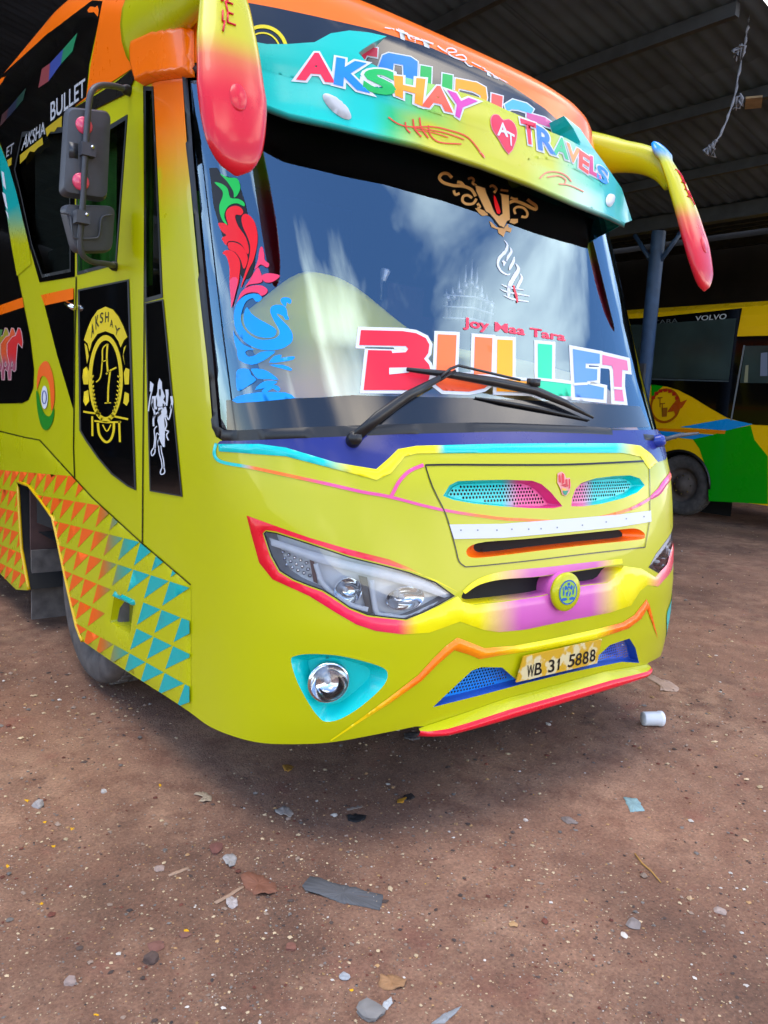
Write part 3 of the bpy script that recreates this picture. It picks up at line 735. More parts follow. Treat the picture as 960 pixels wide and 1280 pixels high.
class PlaneSurf:
    def __init__(s, o, a, b, base=0): s.o, s.a, s.b = map(np.array, (o, a, b)); s.n = np.cross(s.a, s.b); s.n = s.n/np.linalg.norm(s.n); s.n = s.n if s.n@(CAM-s.o) > 0 else -s.n; s.base = 0
    def hit(s, px, py):
        d = ray(px, py); t = ((s.o-CAM)@s.n)/(d@s.n); p = CAM+t*d-s.o
        m_ = np.array([[s.a@s.a, s.a@s.b], [s.a@s.b, s.b@s.b]]); return np.linalg.solve(m_, [p@s.a, p@s.b])
    def poly(s, pts, step=14, closed=True): return clean([s.hit(*p) for p in resample(pts, step, closed)], 1e-5)
    def pts(s, P, off): P = np.asarray(P); return s.o+P[:, 0:1]*s.a+P[:, 1:2]*s.b+s.n*(np.asarray(off)+np.zeros(len(P)))[:, None]
_sp = surf_pts
def surf_pts(surf, P, off):
    return surf.pts(P, off) if isinstance(surf, PlaneSurf) else _sp(surf, P, off)
PLP = PlaneSurf(pc[0], pc[3]-pc[0], pc[1]-pc[0])
Lq = Letters()
for ch, qd in zip('WB315888', ['148,262 190,255 188,330 142,334', '200,248 238,240 236,316 190,324', '285,228 318,222 316,300 278,306', '338,222 354,214 345,286 329,290', '412,196 450,188 440,266 402,274', '455,188 492,180 485,256 448,264', '500,178 534,170 530,248 494,254', '545,164 576,158 574,232 540,240']):
    if ch != '1': Lq.glyph(ch, qPl(qd), lin((14, 12, 10)), 0.015)
Lq.build('plate_letter', BUS, PLP, .0015)
P, T, _ = fill(PLP.poly(qPl('343,222 354,213 347,288 336,291 342,240 334,246'), 9), (), .3); add_mesh('plate_letter', PLP.pts(P, .0015), T, 'vinyl', BUS, np.tile(lin((14, 12, 10)), (len(P), 1)))

# film lettering and ornaments on the windscreen ---------------------------------------
GS = Surf(lambda s, v: So(s, v, np.full(np.shape(s), GOFF)), np.linspace(-1.6, 1.6, 140), np.linspace(1.35, 2.85, 70), GOFF)
LET = dict(
    B=(qB1('52,62 300,68 380,80 440,110 462,150 455,200 430,235 460,270 470,310 455,370 420,410 360,422 68,422 95,182 235,185 240,200 320,195 335,175 320,158 42,152'), lin((232, 20, 55))),
    U=(qB1('512,87 625,92 615,335 728,335 735,102 840,110 832,380 790,412 700,432 545,425 500,390'), grad([(470, lin((255, 112, 55))), (485, lin((225, 70, 20)))], 1)),
    L=(qB2('5,118 98,122 97,365 226,372 228,437 0,430'), lin((255, 165, 0))),
    M=(qB2('248,143 335,150 332,370 447,386 446,460 250,450'), lin((0, 200, 150))),
    E=(qB2('458,175 620,205 620,262 535,262 535,290 605,297 603,362 545,368 542,385 645,408 642,478 472,462'), lin((85, 140, 215))),
    T=(qB2('635,210 783,245 790,305 755,300 752,400 765,490 710,485 700,300 690,275 635,270'), lin((215, 105, 145))))
for k in LET:
    c, cc_ = LET[k]
    film('letter_outline', [grow(c, 4.2)], WHITE, BUS, GS, .0015)
    film('letter', [c], cc_, BUS, GS, .003)
film('letter_trim', [qB1('220,290 330,288 346,302 338,318 220,330'), ribbon(qB1('498,326 620,332 720,336 838,338'), 3.2), ribbon(qB2('0,346 110,352 228,362'), 3.4), ribbon(qB2('245,356 340,366 450,380'), 3.2), ribbon(qB2('460,388 545,384'), 3.2), ribbon(qB2('700,410 760,414'), 3)], WHITE, BUS, GS, .0045)
qFq = qF('168,556 525,612 525,648 168,598')
Letters().word('Joy Maa Tara', qFq, lin((225, 45, 80)), .03).build('small_lettering', BUS, GS, .002)
GOLD = lin((190, 135, 70))
U = [qG('360,150 440,175 450,215 530,395 560,410 590,390 580,240 570,220 640,235 650,440 625,450 600,505 565,490 520,430 480,385 450,370 370,200')]
rb = lambda s, w_, n=4: ribbon(smooth_poly(qG(s), n, False), w_/6.7)
goldp = [rb('165,85 130,50 85,50 60,85 95,125 180,150 260,155 330,185 365,240', 26), rb('335,255 300,232 262,240 255,280 290,305 345,300 372,260', 22), rb('640,300 690,280 760,300 820,330 870,350 872,320 830,290 800,265', 26), rb('700,390 690,350 720,330 770,340 800,380 790,415 750,410', 20),
         qG('480,450 500,460 540,500 600,510 640,470 640,500 670,510 660,545 620,530 600,582 560,550 555,520 500,500'), qG('360,340 400,345 460,370 470,400 420,405 390,380'), qG('660,430 720,430 720,460 690,475 650,460'), rb('180,190 195,225 230,215', 22), rb('210,120 240,125 265,150', 24), rb('300,95 330,85 350,105 340,130 370,150', 20), rb('480,160 510,150 540,180 520,210', 20), rb('575,185 600,190 640,195', 18), rb('660,250 690,262 720,262', 18), rb('380,300 400,330 380,330', 24)]
film('gold_emblem', goldp, GOLD, BUS, GS, .002, .02)
film('gold_emblem', [grow(U[0], .9)], lin((25, 18, 12)), BUS, GS, .003, .02); film('gold_emblem', U, lin((205, 150, 85)), BUS, GS, .004, .02)
film('gold_emblem', [qG('515,230 530,250 560,330 572,375 560,395 540,385 520,330 512,270')], lin((225, 10, 15)), BUS, GS, .005, .02)
def rbw(s, ws_): 
    p = smooth_poly(qG(s), 4, False); return ribbon(p, np.interp(np.linspace(0, 1, len(p)), np.linspace(0, 1, len(ws_)), ws_)/6.7)
wf = [rbw('605,608 632,650 615,705 565,760 552,815 580,870 630,900 655,890', [3, 14, 26, 26, 18, 16, 14, 8]), rbw('655,672 666,705 642,745 622,785', [4, 22, 24, 10]), rbw('690,750 682,790 662,830 648,862', [6, 26, 24, 14]), rbw('590,782 608,800 600,825', [16, 28, 10]), rbw('700,805 726,850 702,900 672,950 648,1000 642,1085', [4, 28, 36, 36, 32, 20]), rbw('742,892 753,930 735,970 712,1012', [4, 24, 28, 22]),
      rbw('582,980 640,1005 775,1030', [4, 16, 8]), rbw('572,1020 640,1047 818,1080', [4, 16, 10]), rbw('598,1072 680,1106 810,1126', [4, 17, 10])]
film('flame_emblem', wf, WHITE, BUS, GS, .002, .02); film('flame_emblem', [rbw('682,990 690,1030 705,1080 716,1135', [14, 20, 22, 14])], lin((225, 45, 65)), BUS, GS, .0035, .02)
film('side_ornament', [qP('75,0 140,0 170,60 300,85 330,180 365,290 380,370 430,440 450,560 440,760 420,860 380,890 340,880 320,840 230,650 180,540 150,440 110,300 90,120')], lin((9, 9, 10)), BUS, GS, .0015)
film('side_ornament', [qP('165,50 230,80 300,88 325,160 305,215 275,240 270,190 220,110'), qP('120,118 180,130 225,170 245,240 310,250 355,280 355,310 300,285 240,300 205,350 200,400 222,455 190,430 165,370 160,300 185,230 180,180')], lin((0, 195, 75)), BUS, GS, .003, sm=3)
film('side_ornament', [qP('210,380 225,330 280,305 330,320 348,355 330,380 295,375 285,400 310,470 370,560 395,660 380,690 340,620 290,590 230,590 215,620 190,590 180,560 215,540 180,510 150,445 200,445 230,460'), qP('335,400 360,370 400,385 440,440 462,540 455,640 430,740 400,800 350,920 330,960 345,900 390,750 405,640 385,560 345,470'), qP('230,600 290,600 350,640 385,720 370,790 350,805 330,740 290,680 235,650'), qP('185,685 210,660 260,665 300,700 325,760 320,850 300,960 245,960 240,800 215,710')], lin((235, 8, 22)), BUS, GS, .003, sm=3)
film('side_ornament', [qP('480,650 500,635 515,690 520,740 555,770 540,800 490,775 460,800 440,810 465,740'), qP('500,860 560,845 640,865 590,910 540,920 505,900'), qP('470,800 500,880 490,920 400,935 360,960 400,900 440,830'), qS('235,180 270,100 330,55 420,45 475,75 470,110 430,130 400,105 330,105 270,140 195,235'), qS('180,0 245,0 195,220 188,150')], lin((238, 60, 100)), BUS, GS, .0035, sm=3)
PEA = lin((0, 150, 240))
film('side_ornament', [qS('400,175 380,170 360,145 310,170 280,230 265,310 290,390 350,450 430,480 530,470 570,440 570,400 530,330 500,260 505,220 540,200 600,205 630,235 635,280 650,315 620,320 600,290 550,270 580,310 640,370 675,430 675,490 640,525 580,555 480,565 380,545 290,490 230,410 210,320 215,240 245,170 300,125 370,110 420,125 432,150 415,172'),
    qS('315,218 290,270 290,340 320,400 380,445 460,465 530,455 550,410 520,375 420,320 350,270'), qS('580,165 600,142 650,145 668,170 655,195 630,180 625,215 600,200'), qS('205,400 220,440 290,520 380,560 330,560 300,580 330,615 385,600 430,575 540,570 500,610 440,650 350,680 250,640 235,560 215,500'), qS('490,665 530,610 590,600 570,640'), qS('510,665 590,625 690,612 680,640 600,655'), qS('490,680 600,680 670,710 660,728 590,710'), qS('350,710 440,715 510,750 565,800 500,795 400,790 360,740'),
    qS('230,740 260,710 330,715 350,760 390,800 320,850 250,890 230,850'), qS('380,880 420,830 480,805 560,815 500,850'), qS('430,890 480,850 540,840 580,870 560,895 520,870 470,900'), qS('230,935 400,900 620,900 690,940 660,950 235,985')], PEA, BUS, GS, .002, .025, sm=2)
# black band along the foot of the glass
ft = GS.poly(PX('284,545 283,500 330,499 400,497 440,494 520,496 600,498 700,502 800,508 812,534 700,536 600,537 500,540 400,544'), 20)
patch('windscreen_frit', ft, BLACK, BUS, surf=GS, off=.001, is_px=False, mat='frit')
ftop = np.array([[-1.42, 2.76], [-1.42, 2.70], [0, 2.70], [1.42, 2.70], [1.42, 2.76]])

# visor ---------------------------------------------------------------------------------
vis_top = PX('296,46')+qB('75,150 160,165 240,165 340,158 400,125 470,114 540,121 610,136')+qB('560,160 520,185 505,198 530,227 580,252 680,290 800,320 960,366')+qX('150,175 300,240 420,310 520,350 598,393 602,372 560,290 503,214 600,290 680,410 740,490 850,650 912,842')
vis_bot = qX('870,857 780,812 550,722 300,612 0,497')+qV('960,662 720,606 480,546 200,486 25,422')+PX('296,117')
MINT = lin((135, 205, 165))
def viscol(px, P):
    c = grad([(300, lin((0, 175, 165))), (480, lin((0, 180, 165))), (530, lin((110, 190, 80))), (585, YG), (690, lin((182, 190, 15))), (716, MINT), (745, lin((60, 190, 165))), (765, TEALD)])(px, P)
    lo = grad([(300, lin((0, 190, 180))), (465, lin((0, 190, 180))), (490, lin((30, 180, 110))), (535, YG), (655, YG), (700, lin((165, 200, 110))), (735, lin((150, 205, 185))), (754, lin((120, 200, 185))), (757, TEALD)])(px, P)
    line = np.interp(px[:, 0], [300, 421, 520, 600, 660, 745], [80, 105, 140, 175, 195, 235])
    t = np.clip((px[:, 1]-line)/8, 0, 1)[:, None]; c = c*(1-t)+lo*t
    w = (px[:, 1] < np.interp(px[:, 0], [680, 705, 725, 760], [100, 150, 192, 215])) & (px[:, 0] > 690)
    c[w] = TEALD; return c
VP = VISOR.poly(vis_top+vis_bot, 8)
P, T, _ = fill(VP, (), 0.02)
V3 = surf_pts(VISOR, P, np.zeros(len(P)))
visor = add_mesh('visor', V3, T, 'decal_paint', BUS, viscol(proj(V3), P))
lo_sv = VISOR.poly(vis_bot, 8, False); n = len(lo_sv)
r0 = surf_pts(VISOR, lo_sv, np.zeros(n)); 
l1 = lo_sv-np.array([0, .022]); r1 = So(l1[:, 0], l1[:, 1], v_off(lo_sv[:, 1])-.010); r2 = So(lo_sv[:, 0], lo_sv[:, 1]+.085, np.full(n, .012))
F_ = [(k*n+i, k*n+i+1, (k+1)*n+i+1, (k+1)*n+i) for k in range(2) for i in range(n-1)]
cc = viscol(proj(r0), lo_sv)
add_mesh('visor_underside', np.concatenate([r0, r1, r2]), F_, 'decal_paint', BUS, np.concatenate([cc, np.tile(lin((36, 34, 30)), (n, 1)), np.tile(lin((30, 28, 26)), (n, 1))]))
# close the right tip of the visor back to the body
rt = VISOR.poly(qX('600,290 680,410 740,490 850,650 912,842 870,857'), 6, False); m_ = len(rt)
q0 = surf_pts(VISOR, rt, 0.0); q1 = So(rt[:, 0]+.02, rt[:, 1], np.full(m_, -.01))
add_mesh('visor_side', np.concatenate([q0, q1]), [(i, i+1, m_+i+1, m_+i) for i in range(m_-1)], 'decal_paint', BUS, np.tile(TEALD, (2*m_, 1)))
tt = VISOR.poly(vis_top[:-5], 8, False); m_ = len(tt); q0 = surf_pts(VISOR, tt, 0.0); q1 = So(tt[:, 0], tt[:, 1]+.012, np.full(m_, .003))
add_mesh('visor_top_edge', np.concatenate([q0, q1]), [(i, m_+i, m_+i+1, i+1) for i in range(m_-1)], 'decal_paint', BUS, np.concatenate([viscol(proj(q0), tt)]*2), None, False)
# dark header glass with the lettering above the visor
hd = PX('300,2')+qB('200,32 340,62 560,112')+qW('160,167 400,242 640,347 800,432 960,542')+qX('520,292 600,390')+PX('705,190 640,172 560,140 470,110 400,90 300,70')
patch('header_glass', hd, lin((20, 24, 38)), BUS, step=.03, off=.002, mat='frit')
TC = [(grow, 0)]
tr = [(qW('30,262 40,238 60,232 125,245 122,290 72,281 60,305'), lin((225, 30, 70))), (qW('128,340 150,280 180,268 290,288 325,312 322,430 255,400 252,328 205,320 200,372 128,350'), lin((0, 120, 225))), (qW('340,330 395,340 392,425 336,405'), lin((0, 165, 75))), (qW('450,370 500,380 498,460 446,440'), lin((0, 165, 75))),
      (qW('515,395 620,415 665,440 672,490 665,525 640,512 640,480 600,460 530,445 526,470 512,460'), lin((245, 150, 0))), (qW('695,470 750,485 745,550 692,530'), lin((240, 80, 70))), (qW('760,525 800,500 870,520 905,548 892,572 830,552 795,548 772,560'), lin((70, 165, 225))), (qW('870,565 960,590 992,612 985,640 930,620 905,612 870,592'), lin((195, 75, 140)))]
for p_, c_ in tr:
    film('header_letter_outline', [grow(p_, 1.6)], WHITE, BUS, BODY, .0035, .02); film('header_letter', [p_], c_, BUS, BODY, .005, .02)
# gold-yellow crest half hidden by the visor
ring = [(328+30*math.cos(a), 66+32*math.sin(a)) for a in np.linspace(math.pi*1.02, math.pi*1.98, 24)]
film('header_crest', [ribbon(ring, 4.5), ribbon([(328+22*math.cos(a), 66+24*math.sin(a)) for a in np.linspace(math.pi*1.02, math.pi*1.98, 20)], 2.0)], lin((225, 200, 0)), BUS, BODY, .004, .02)
# orange roof rim script
for ch, qd in (('\u09b0', '165,140 205,148 203,178 160,160'), ('\u09be', '225,148 270,165 268,205 232,190'), ('\u099c', '275,175 330,195 330,222 275,205'), ('\u09be', '340,198 395,215 392,245 350,230'), ('\u09b8', '600,315 660,345 655,365 600,335'), ('\u09be', '665,352 700,370 698,388 665,372'), ('\u09a5', '705,375 745,398 742,415 702,395'), ('\u09c0', '750,400 785,420 782,430 748,415')):
    try: Letters().glyph(ch, qW(qd), WHITE, .05).build('rim_letter', BUS, BODY, .004)
    except Exception as ex: print('glyph', ex)
film('rim_scroll', [rb2 for rb2 in (ribbon(smooth_poly(qW('425,232 470,262 520,262 500,245 470,250 490,280 540,300 570,300 550,278 515,280'), 3, False), 1.6), ribbon(smooth_poly(qW('560,310 580,330 600,335'), 3, False), 1.6))], WHITE, BUS, BODY, .004, .02)
# pressed creases of the visor
patch('visor_crease', ribbon(smooth_poly(PX('327,84 362,95 420,106 500,127 560,146 610,163'), 3, False), 3.0), viscol, BUS, surf=VISOR, step=.012, relief=(.006, .006), off=.0005)
patch('visor_crease', ribbon(smooth_poly(qX('225,522 300,474 380,466 480,492 600,548 735,632'), 3, False), 3.0), viscol, BUS, surf=VISOR, step=.012, relief=(.006, .006), off=.0005)
# AKSHAY TRAVELS
AK = [('A', qV('300,138 425,142 448,296 262,282'), (232, 20, 70)), ('K', qV('492,168 650,200 648,352 478,310'), (0, 130, 245)), ('S', qV('668,228 812,242 818,382 655,352'), (0, 175, 85)), ('H', qW('218,388 352,405 340,522 222,478'), (250, 150, 0)), ('A', qW('388,436 472,444 486,556 360,530'), (250, 85, 60)), ('Y', qW('490,465 604,508 560,602 490,560'), (200, 55, 160)),
      ('T', qX('242,240 326,268 330,392 262,372'), (228, 40, 75)), ('R', qX('338,280 425,325 442,446 350,414'), (50, 120, 225)), ('A', qX('462,345 512,362 522,476 440,446'), (60, 185, 130)), ('V', qX('520,382 590,420 580,506 528,480'), (250, 150, 90)), ('E', qX('596,428 652,466 642,562 592,526'), (240, 75, 70)), ('L', qX('660,462 700,480 716,592 656,560'), (200, 50, 120)), ('S', qX('706,508 762,552 756,632 700,592'), (40, 140, 230))]
for i, (ch, qd, c) in enumerate(AK):
    Letters().glyph(ch, qd, WHITE, .105 if i < 6 else .09).build('letter_outline', BUS, VISOR, .003)
    Letters().glyph(ch, qd, lin(c), .05 if i < 6 else .035).build('letter', BUS, VISOR, .0045)
heart = smooth_poly(qX('135,246 108,216 78,214 64,242 74,298 110,352 168,442 204,382 216,322 202,268 168,240'), 2)
film('heart_emblem', [grow(heart, 1.0)], lin((235, 130, 150)), BUS, VISOR, .003, .02); film('heart_emblem', [heart], lin((222, 30, 72)), BUS, VISOR, .0045, .02)
Letters().glyph('A', qX('115,262 150,262 160,345 100,335'), WHITE, .02).glyph('T', qX('155,310 200,335 198,408 165,388'), WHITE, .02).build('heart_letter', BUS, VISOR, .006)
sw = lambda f, s, w_: ribbon(smooth_poly(f(s), 4, False), w_)
film('swoosh', [sw(qW, '180,588 230,622 290,636 400,636 480,652 580,690 655,785', 1.6), sw(qW, '300,640 380,650 470,668 560,700', 1.4), sw(qW, '265,612 270,645 290,666', 1.8), sw(qW, '303,598 312,645 345,686', 1.9), sw(qW, '336,590 345,640 380,692', 1.9), sw(qW, '380,628 392,680 440,714 545,722', 1.6), sw(qW, '310,652 400,664 480,690', 1.2)], lin((215, 60, 40)), BUS, VISOR, .003, .02)
film('swoosh', [sw(qX, '355,592 400,556 470,556 520,580 545,612', 1.6), sw(qX, '400,585 470,577 512,602 500,630', 1.6), sw(qX, '470,625 540,635 620,672', 1.4), sw(qX, '-5,435 15,450 25,470', 1.8)], lin((225, 130, 110)), BUS, VISOR, .003, .02)
el = lambda cx, cy, a, b, th, n=20: [(cx+a*math.cos(t)*math.cos(th)-b*math.sin(t)*math.sin(th), cy+a*math.cos(t)*math.sin(th)+b*math.sin(t)*math.cos(th)) for t in np.arange(n)*2*math.pi/n]
patch('marker_lamp', el(421, 133.5, 23, 8.2, .73), lin((190, 192, 195)), BUS, surf=VISOR, step=.01, relief=(.014, .02), mat='vinyl')
patch('marker_lamp', el(762, 250.5, 5.2, 8.4, .1), lin((200, 202, 205)), BUS, surf=VISOR, step=.01, relief=(.014, .02), mat='vinyl')

# rabbit-ear mirrors --------------------------------------------------------------------
def ear(sg):
    ctr = np.array([[1.262, .085, 3.03], [1.275, .03, 2.95], [1.295, -.04, 2.82], [1.315, -.11, 2.66], [1.33, -.18, 2.48], [1.342, -.225, 2.34], [1.345, -.245, 2.245]])
    rr = np.array([.012, .055, .086, .106, .115, .116, .012])
    t = np.linspace(0, 1, 26); k = np.linspace(0, 1, 7); C = np.stack([np.interp(t, k, ctr[:, i]) for i in range(3)], -1)
    rad = np.interp(t, k, rr); rad = np.where(t > .60, .116*np.sqrt(np.clip(1-((t-.60)/.4)**2, 0.004, 1)), rad); rad = np.where(t < .2, np.maximum(.012, .082*np.sqrt(np.clip(1-((.2-t)/.2)**2, 0.01, 1))), rad)
    v, f, c = [], [], []
    ax = np.array([1.0, .05, 0.0]); ax /= np.linalg.norm(ax)
    for i in range(26):
        T_ = C[min(i+1, 25)]-C[max(i-1, 0)]; T_ /= np.linalg.norm(T_); b = np.cross(ax, T_); b /= np.linalg.norm(b)
        if b[1] > 0: b = -b                                      # front
        for q in np.arange(24)*2*math.pi/24:
            ca, sb = math.cos(q), math.sin(q)
            p = C[i]+ax*rad[i]*np.sign(ca)*abs(ca)**.92+b*(rad[i]*(.36 if sb > 0 else .25)*abs(sb)**.8*np.sign(sb))
            v.append(p*[sg, 1, 1]); z = p[2]
            col = np.array([np.interp(z, [2.2, 2.5, 2.60, 2.68, 2.92, 2.97, 3.1], [lin((200, 15, 32))[j], lin((208, 18, 40))[j], lin((205, 85, 55))[j], lin((190, 180, 10))[j], YG[j], lin((20, 140, 220))[j], lin((0, 140, 235))[j]]) for j in range(3)])
            c.append(col)
    n = 24
    f = [(i*n+k_, i*n+(k_+1) % n, (i+1)*n+(k_+1) % n, (i+1)*n+k_)[::sg] for i in range(25) for k_ in range(n)]+[tuple(range(n))[::-sg], tuple(25*n+k_ for k_ in range(n))[::sg]]
    e = add_mesh('ear_mirror', v, f, 'decal_paint', BUS, np.array(c))
    # round cap low on the painted shell
    T_ = C[21]-C[17]; T_ /= np.linalg.norm(T_); b = np.cross(ax, T_); b /= np.linalg.norm(b); b = b if b[1] < 0 else -b
    cpos = C[17]+b*.034; rr_ = []; vv_ = []
    for (r_, h) in ((.048, -.002), (.046, .007), (.040, .010), (.0005, .011)):
        for q in np.arange(24)*2*math.pi/24: vv_.append((cpos+ax*.62*r_*math.cos(q)+T_*r_*math.sin(q)+b*h)*[sg, 1, 1])
    add_mesh('mirror_cap', vv_, [(i*24+k_, i*24+(k_+1) % 24, (i+1)*24+(k_+1) % 24, (i+1)*24+k_)[::-sg] for i in range(3) for k_ in range(24)], 'decal_paint', e, np.tile(lin((205, 25, 42)), (96, 1)))
    # script along the shell
    st = []
    for i, (u0, z0) in enumerate([(-.2, 2.86), (.1, 2.84), (-.1, 2.81), (.2, 2.78), (0, 2.75), (.1, 2.72), (-.15, 2.70), (.1, 2.67)]):
        i0 = int(np.argmin(abs(C[:, 2]-z0))); r_ = rad[i0]
        for du in (-.35, .05, .4):
            a0 = C[i0]+ax*r_*(u0*.3+du*.5+.1)+b*(r_*.36+.003)
            st.append(a0*[sg, 1, 1])
    m = MB()
    for i in range(0, len(st)-3): 
        if i % 4 != 3: m.tube([st[i], st[i+3 if i % 3 else i+1]], .0032, 5, lin((215, 25, 50)))
    m.build('mirror_script', 'vinyl', e)['kind'] = 'stuff'
    ap = [(1.17, 1.00, 3.10), (1.19, .80, 3.09), (1.21, .55, 3.05), (1.24, .32, 3.00), (1.265, .14, 2.95), (1.28, .03, 2.88), (1.29, -.03, 2.80)]
    ap = [np.array(p)*[sg, 1, 1] for p in smooth_poly(ap, 4, False)]
    m = MB().tube(ap, [np.interp(i/(len(ap)-1), [0, .3, .55, .8, 1], [.17, .14, .082, .062, .046]) for i in range(len(ap))], 16, YG, squash=(.55, 1.0))
    m.build('mirror_arm', 'decal_paint', BUS)
ear(1); ear(-1)

# right flank (away from the camera)
for s0_, s1_ in ((S0+.30, S0+1.25), (S0+1.40, S0+3.30), (S0+3.45, S0+5.3), (S0+5.45, S0+7.3), (S0+7.45, S0+9.1)):
    patch('side_window', np.array([(s0_, 2.05), (s1_, 2.05), (s1_, 2.86), (s0_+.06, 2.86)]), BLACK, BUS, is_px=False, mat='black_gloss', off=.004, step=.15)
patch('pillar_cap', PX('174,54 200,42 243,38 244,97 215,99 195,102 181,108 174,82'), ORANGE, BUS, relief=(.045, .012), step=.012, mirror=True)
patch('waist_stripe', np.array([(S0+.2, 1.93), (S0+9.2, 1.93), (S0+9.2, 2.0), (S0+.2, 2.0)]), ORANGE, BUS, is_px=False, off=.004, step=.2)
# left flank -----------------------------------------------------------------------------
patch('orange_panel', qN('690,6 835,0 842,290 905,370 898,450 500,712 580,650 612,420'), ORANGE, BUS, off=.004, step=.06)
patch('side_glazing', PX('-90,190 0,97 56,46 116,1 129,2 112,80 108,122 94,134 94,346 50,353 37,307 21,240 12,209 0,178 -40,60'), BLACK, BUS, holes=[PX('18,212 28,165 88,158 89,340 53,347 40,307 25,240')], mat='black_gloss', off=.003, step=.08)
patch('door_gap_shade', PX('168,86 173,92 160,117 120,137 95,151 95,135 140,108'), lin((18, 14, 10)), BUS, off=.006, step=.06)  # shade in the gap over the door, painted as a dark patch
patch('pillar_cap', PX('174,54 200,42 243,38 244,97 215,99 195,102 181,108 174,82'), ORANGE, BUS, relief=(.045, .012), step=.012, mat='decal_paint')
tealg = grad([(180, TEALD), (262, TEALD), (300, YG), (320, YG)], 1)
patch('swoop_stripe', PX('0,180 12,209 21,240 37,307 40,330 22,345 15,307 0,207 -20,150 -14,140'), tealg, BUS, off=.004, step=.05)
patch('side_glazing', PX('-15,170 0,207 15,307 28,370 38,420 43,462 42,485 36,500 28,504 -90,506 -90,170'), BLACK, BUS, mat='black_gloss', off=.003, step=.1)
patch('side_glazing', PX('53,369 93,361 93,514 72,444'), BLACK, BUS, mat='black_gloss', off=.003, step=.06)
patch('waist_stripe', PX('-90,412 0,382 29,372 31,384 0,394 -90,426'), ORANGE, BUS, off=.005, step=.1)
patch('waist_stripe', PX('52,369 93,360 93,374 57,382'), ORANGE, BUS, off=.005, step=.06)
film('stripe_letter', [PX('3,214 6,216 9,238 5,232'), PX('4,240 8,243 11,262 8,258'), PX('8,263 11,266 13,275 11,272')], WHITE, BUS, BODY, .006, .05)
# panes and curtains
def pane(nm, poly, mat, off=-.012):
    P, T, _ = fill(poly, (), .06); return add_mesh(nm, So(P[:, 0], P[:, 1], np.full(len(P), off)), T, mat, BUS, None, Sn(P[:, 0], P[:, 1]))
for nm, po in (('door_window', DWIN), ('quarter_window', QWIN), ('side_window', WINA)):
    pane(nm, po, 'side_glass')
    P, T, lp = fill(po, [inset_poly(po, .016)], .03); add_mesh('window_rubber', So(P[:, 0], P[:, 1], np.full(len(P), .003)), T, 'rubber', BUS)
def curtain(y0, y1, z0, z1, x):
    n = 60; ys = np.linspace(y0, y1, n); v = []
    for z in (z0, z1): v += [(x+.02*math.sin(i*1.1)+.008*math.sin(i*2.7), ys[i], z) for i in range(n)]
    add_mesh('curtain', v, [(i, i+1, n+i+1, n+i) for i in range(n-1)], 'curtain', BUS)
curtain(1.5, 2.5, 2.02, 2.95, -1.10); curtain(.62, .86, 1.9, 2.4, -1.08); curtain(1.02, 1.2, 2.05, 2.85, -1.12)
add_mesh('added_cabin_blackout', [(-1.17, 2.7, .7), (1.17, 2.7, .7), (1.17, 2.7, 3.05), (-1.17, 2.7, 3.05), (-1.0, .95, .7), (-1.0, .95, 3.05)], [(0, 1, 2, 3), (0, 4, 5, 3)], 'cavity', BUS, smooth=False)  # black sheets added behind the cab only to keep the interior dark
# door panel, quarter panel
dp = PX('98,362 162,349 171,613 160,608 140,593 123,573 107,550 100,538')
patch('door_panel', dp, BLACK, BUS, mat='black_gloss', off=.003, step=.06)
patch('panel_rubber', dp, lin((40, 42, 46)), BUS, holes=[grow(dp, -2.2)], mat='vinyl', off=.004, step=.05, relief=(.004, .008))
qp = PX('182,379 205,374 229,621 188,614')
patch('quarter_panel', qp, BLACK, BUS, mat='black_gloss', off=.003, step=.06)
patch('panel_rubber', qp, lin((40, 42, 46)), BUS, holes=[grow(qp, -1.6)], mat='vinyl', off=.004, step=.05, relief=(.003, .006))
for sm_ in (PX('180.5,108 181.5,250 181,400 179.5,560 178.5,690'), PX('96,346 94,430 93,513 92.5,560 94,603')):
    patch('door_joint', ribbon(sm_, 1.4), lin((45, 45, 5)), BUS, off=.0035, step=.05)
MB().tube([on_plane(*p, 0, -1.24) for p in ((83, 379), (92, 385))], .014, 8).build('door_handle', 'chrome', BUS)
# door crest
CY = lin((222, 195, 10))
ring_o = el(*qL('228,570')[0], 21.5, 54.5, 0, 40); ring_i = el(*qL('228,570')[0], 17, 48, 0, 40)
patch('crest_ring', ring_o, CY, BUS, holes=[ring_i], off=.005, step=.04, mat='vinyl')
qT = Q(100, 380, 7.06)
arch = qT('45,318 75,225 115,130 165,58 235,25 300,50 350,110 395,200 430,292 400,320 370,385 350,330 310,270 235,240 165,265 115,340 95,420 78,350')
film('crest_arch', [arch], CY, BUS, BODY, .006, .04)
Lc = Letters()
for ch, qd in zip('AKSHAY', ['110,185 134,170 136,262 112,300', '148,112 176,95 180,195 152,228', '190,82 220,74 216,160 190,175', '236,74 268,72 264,158 234,162', '278,138 308,145 305,210 278,200', '322,188 368,215 340,282 326,270']):
    Lc.glyph(ch, qT(qd), lin((20, 18, 5)), .01)
Lc.build('crest_letter', BUS, BODY, .0075)
film('crest_monogram', [sw(qL, '236,385 212,410 210,470 200,560 176,588', 1.6), sw(qL, '238,384 234,460 240,540', 2.2), sw(qL, '206,480 238,470', 1.2), sw(qL, '230,545 255,525 285,510', 2.0), sw(qL, '252,528 242,620 240,700', 2.2), sw(qL, '222,700 256,698', 1.4)], CY, BUS, BODY, .005, .05)
lv = []
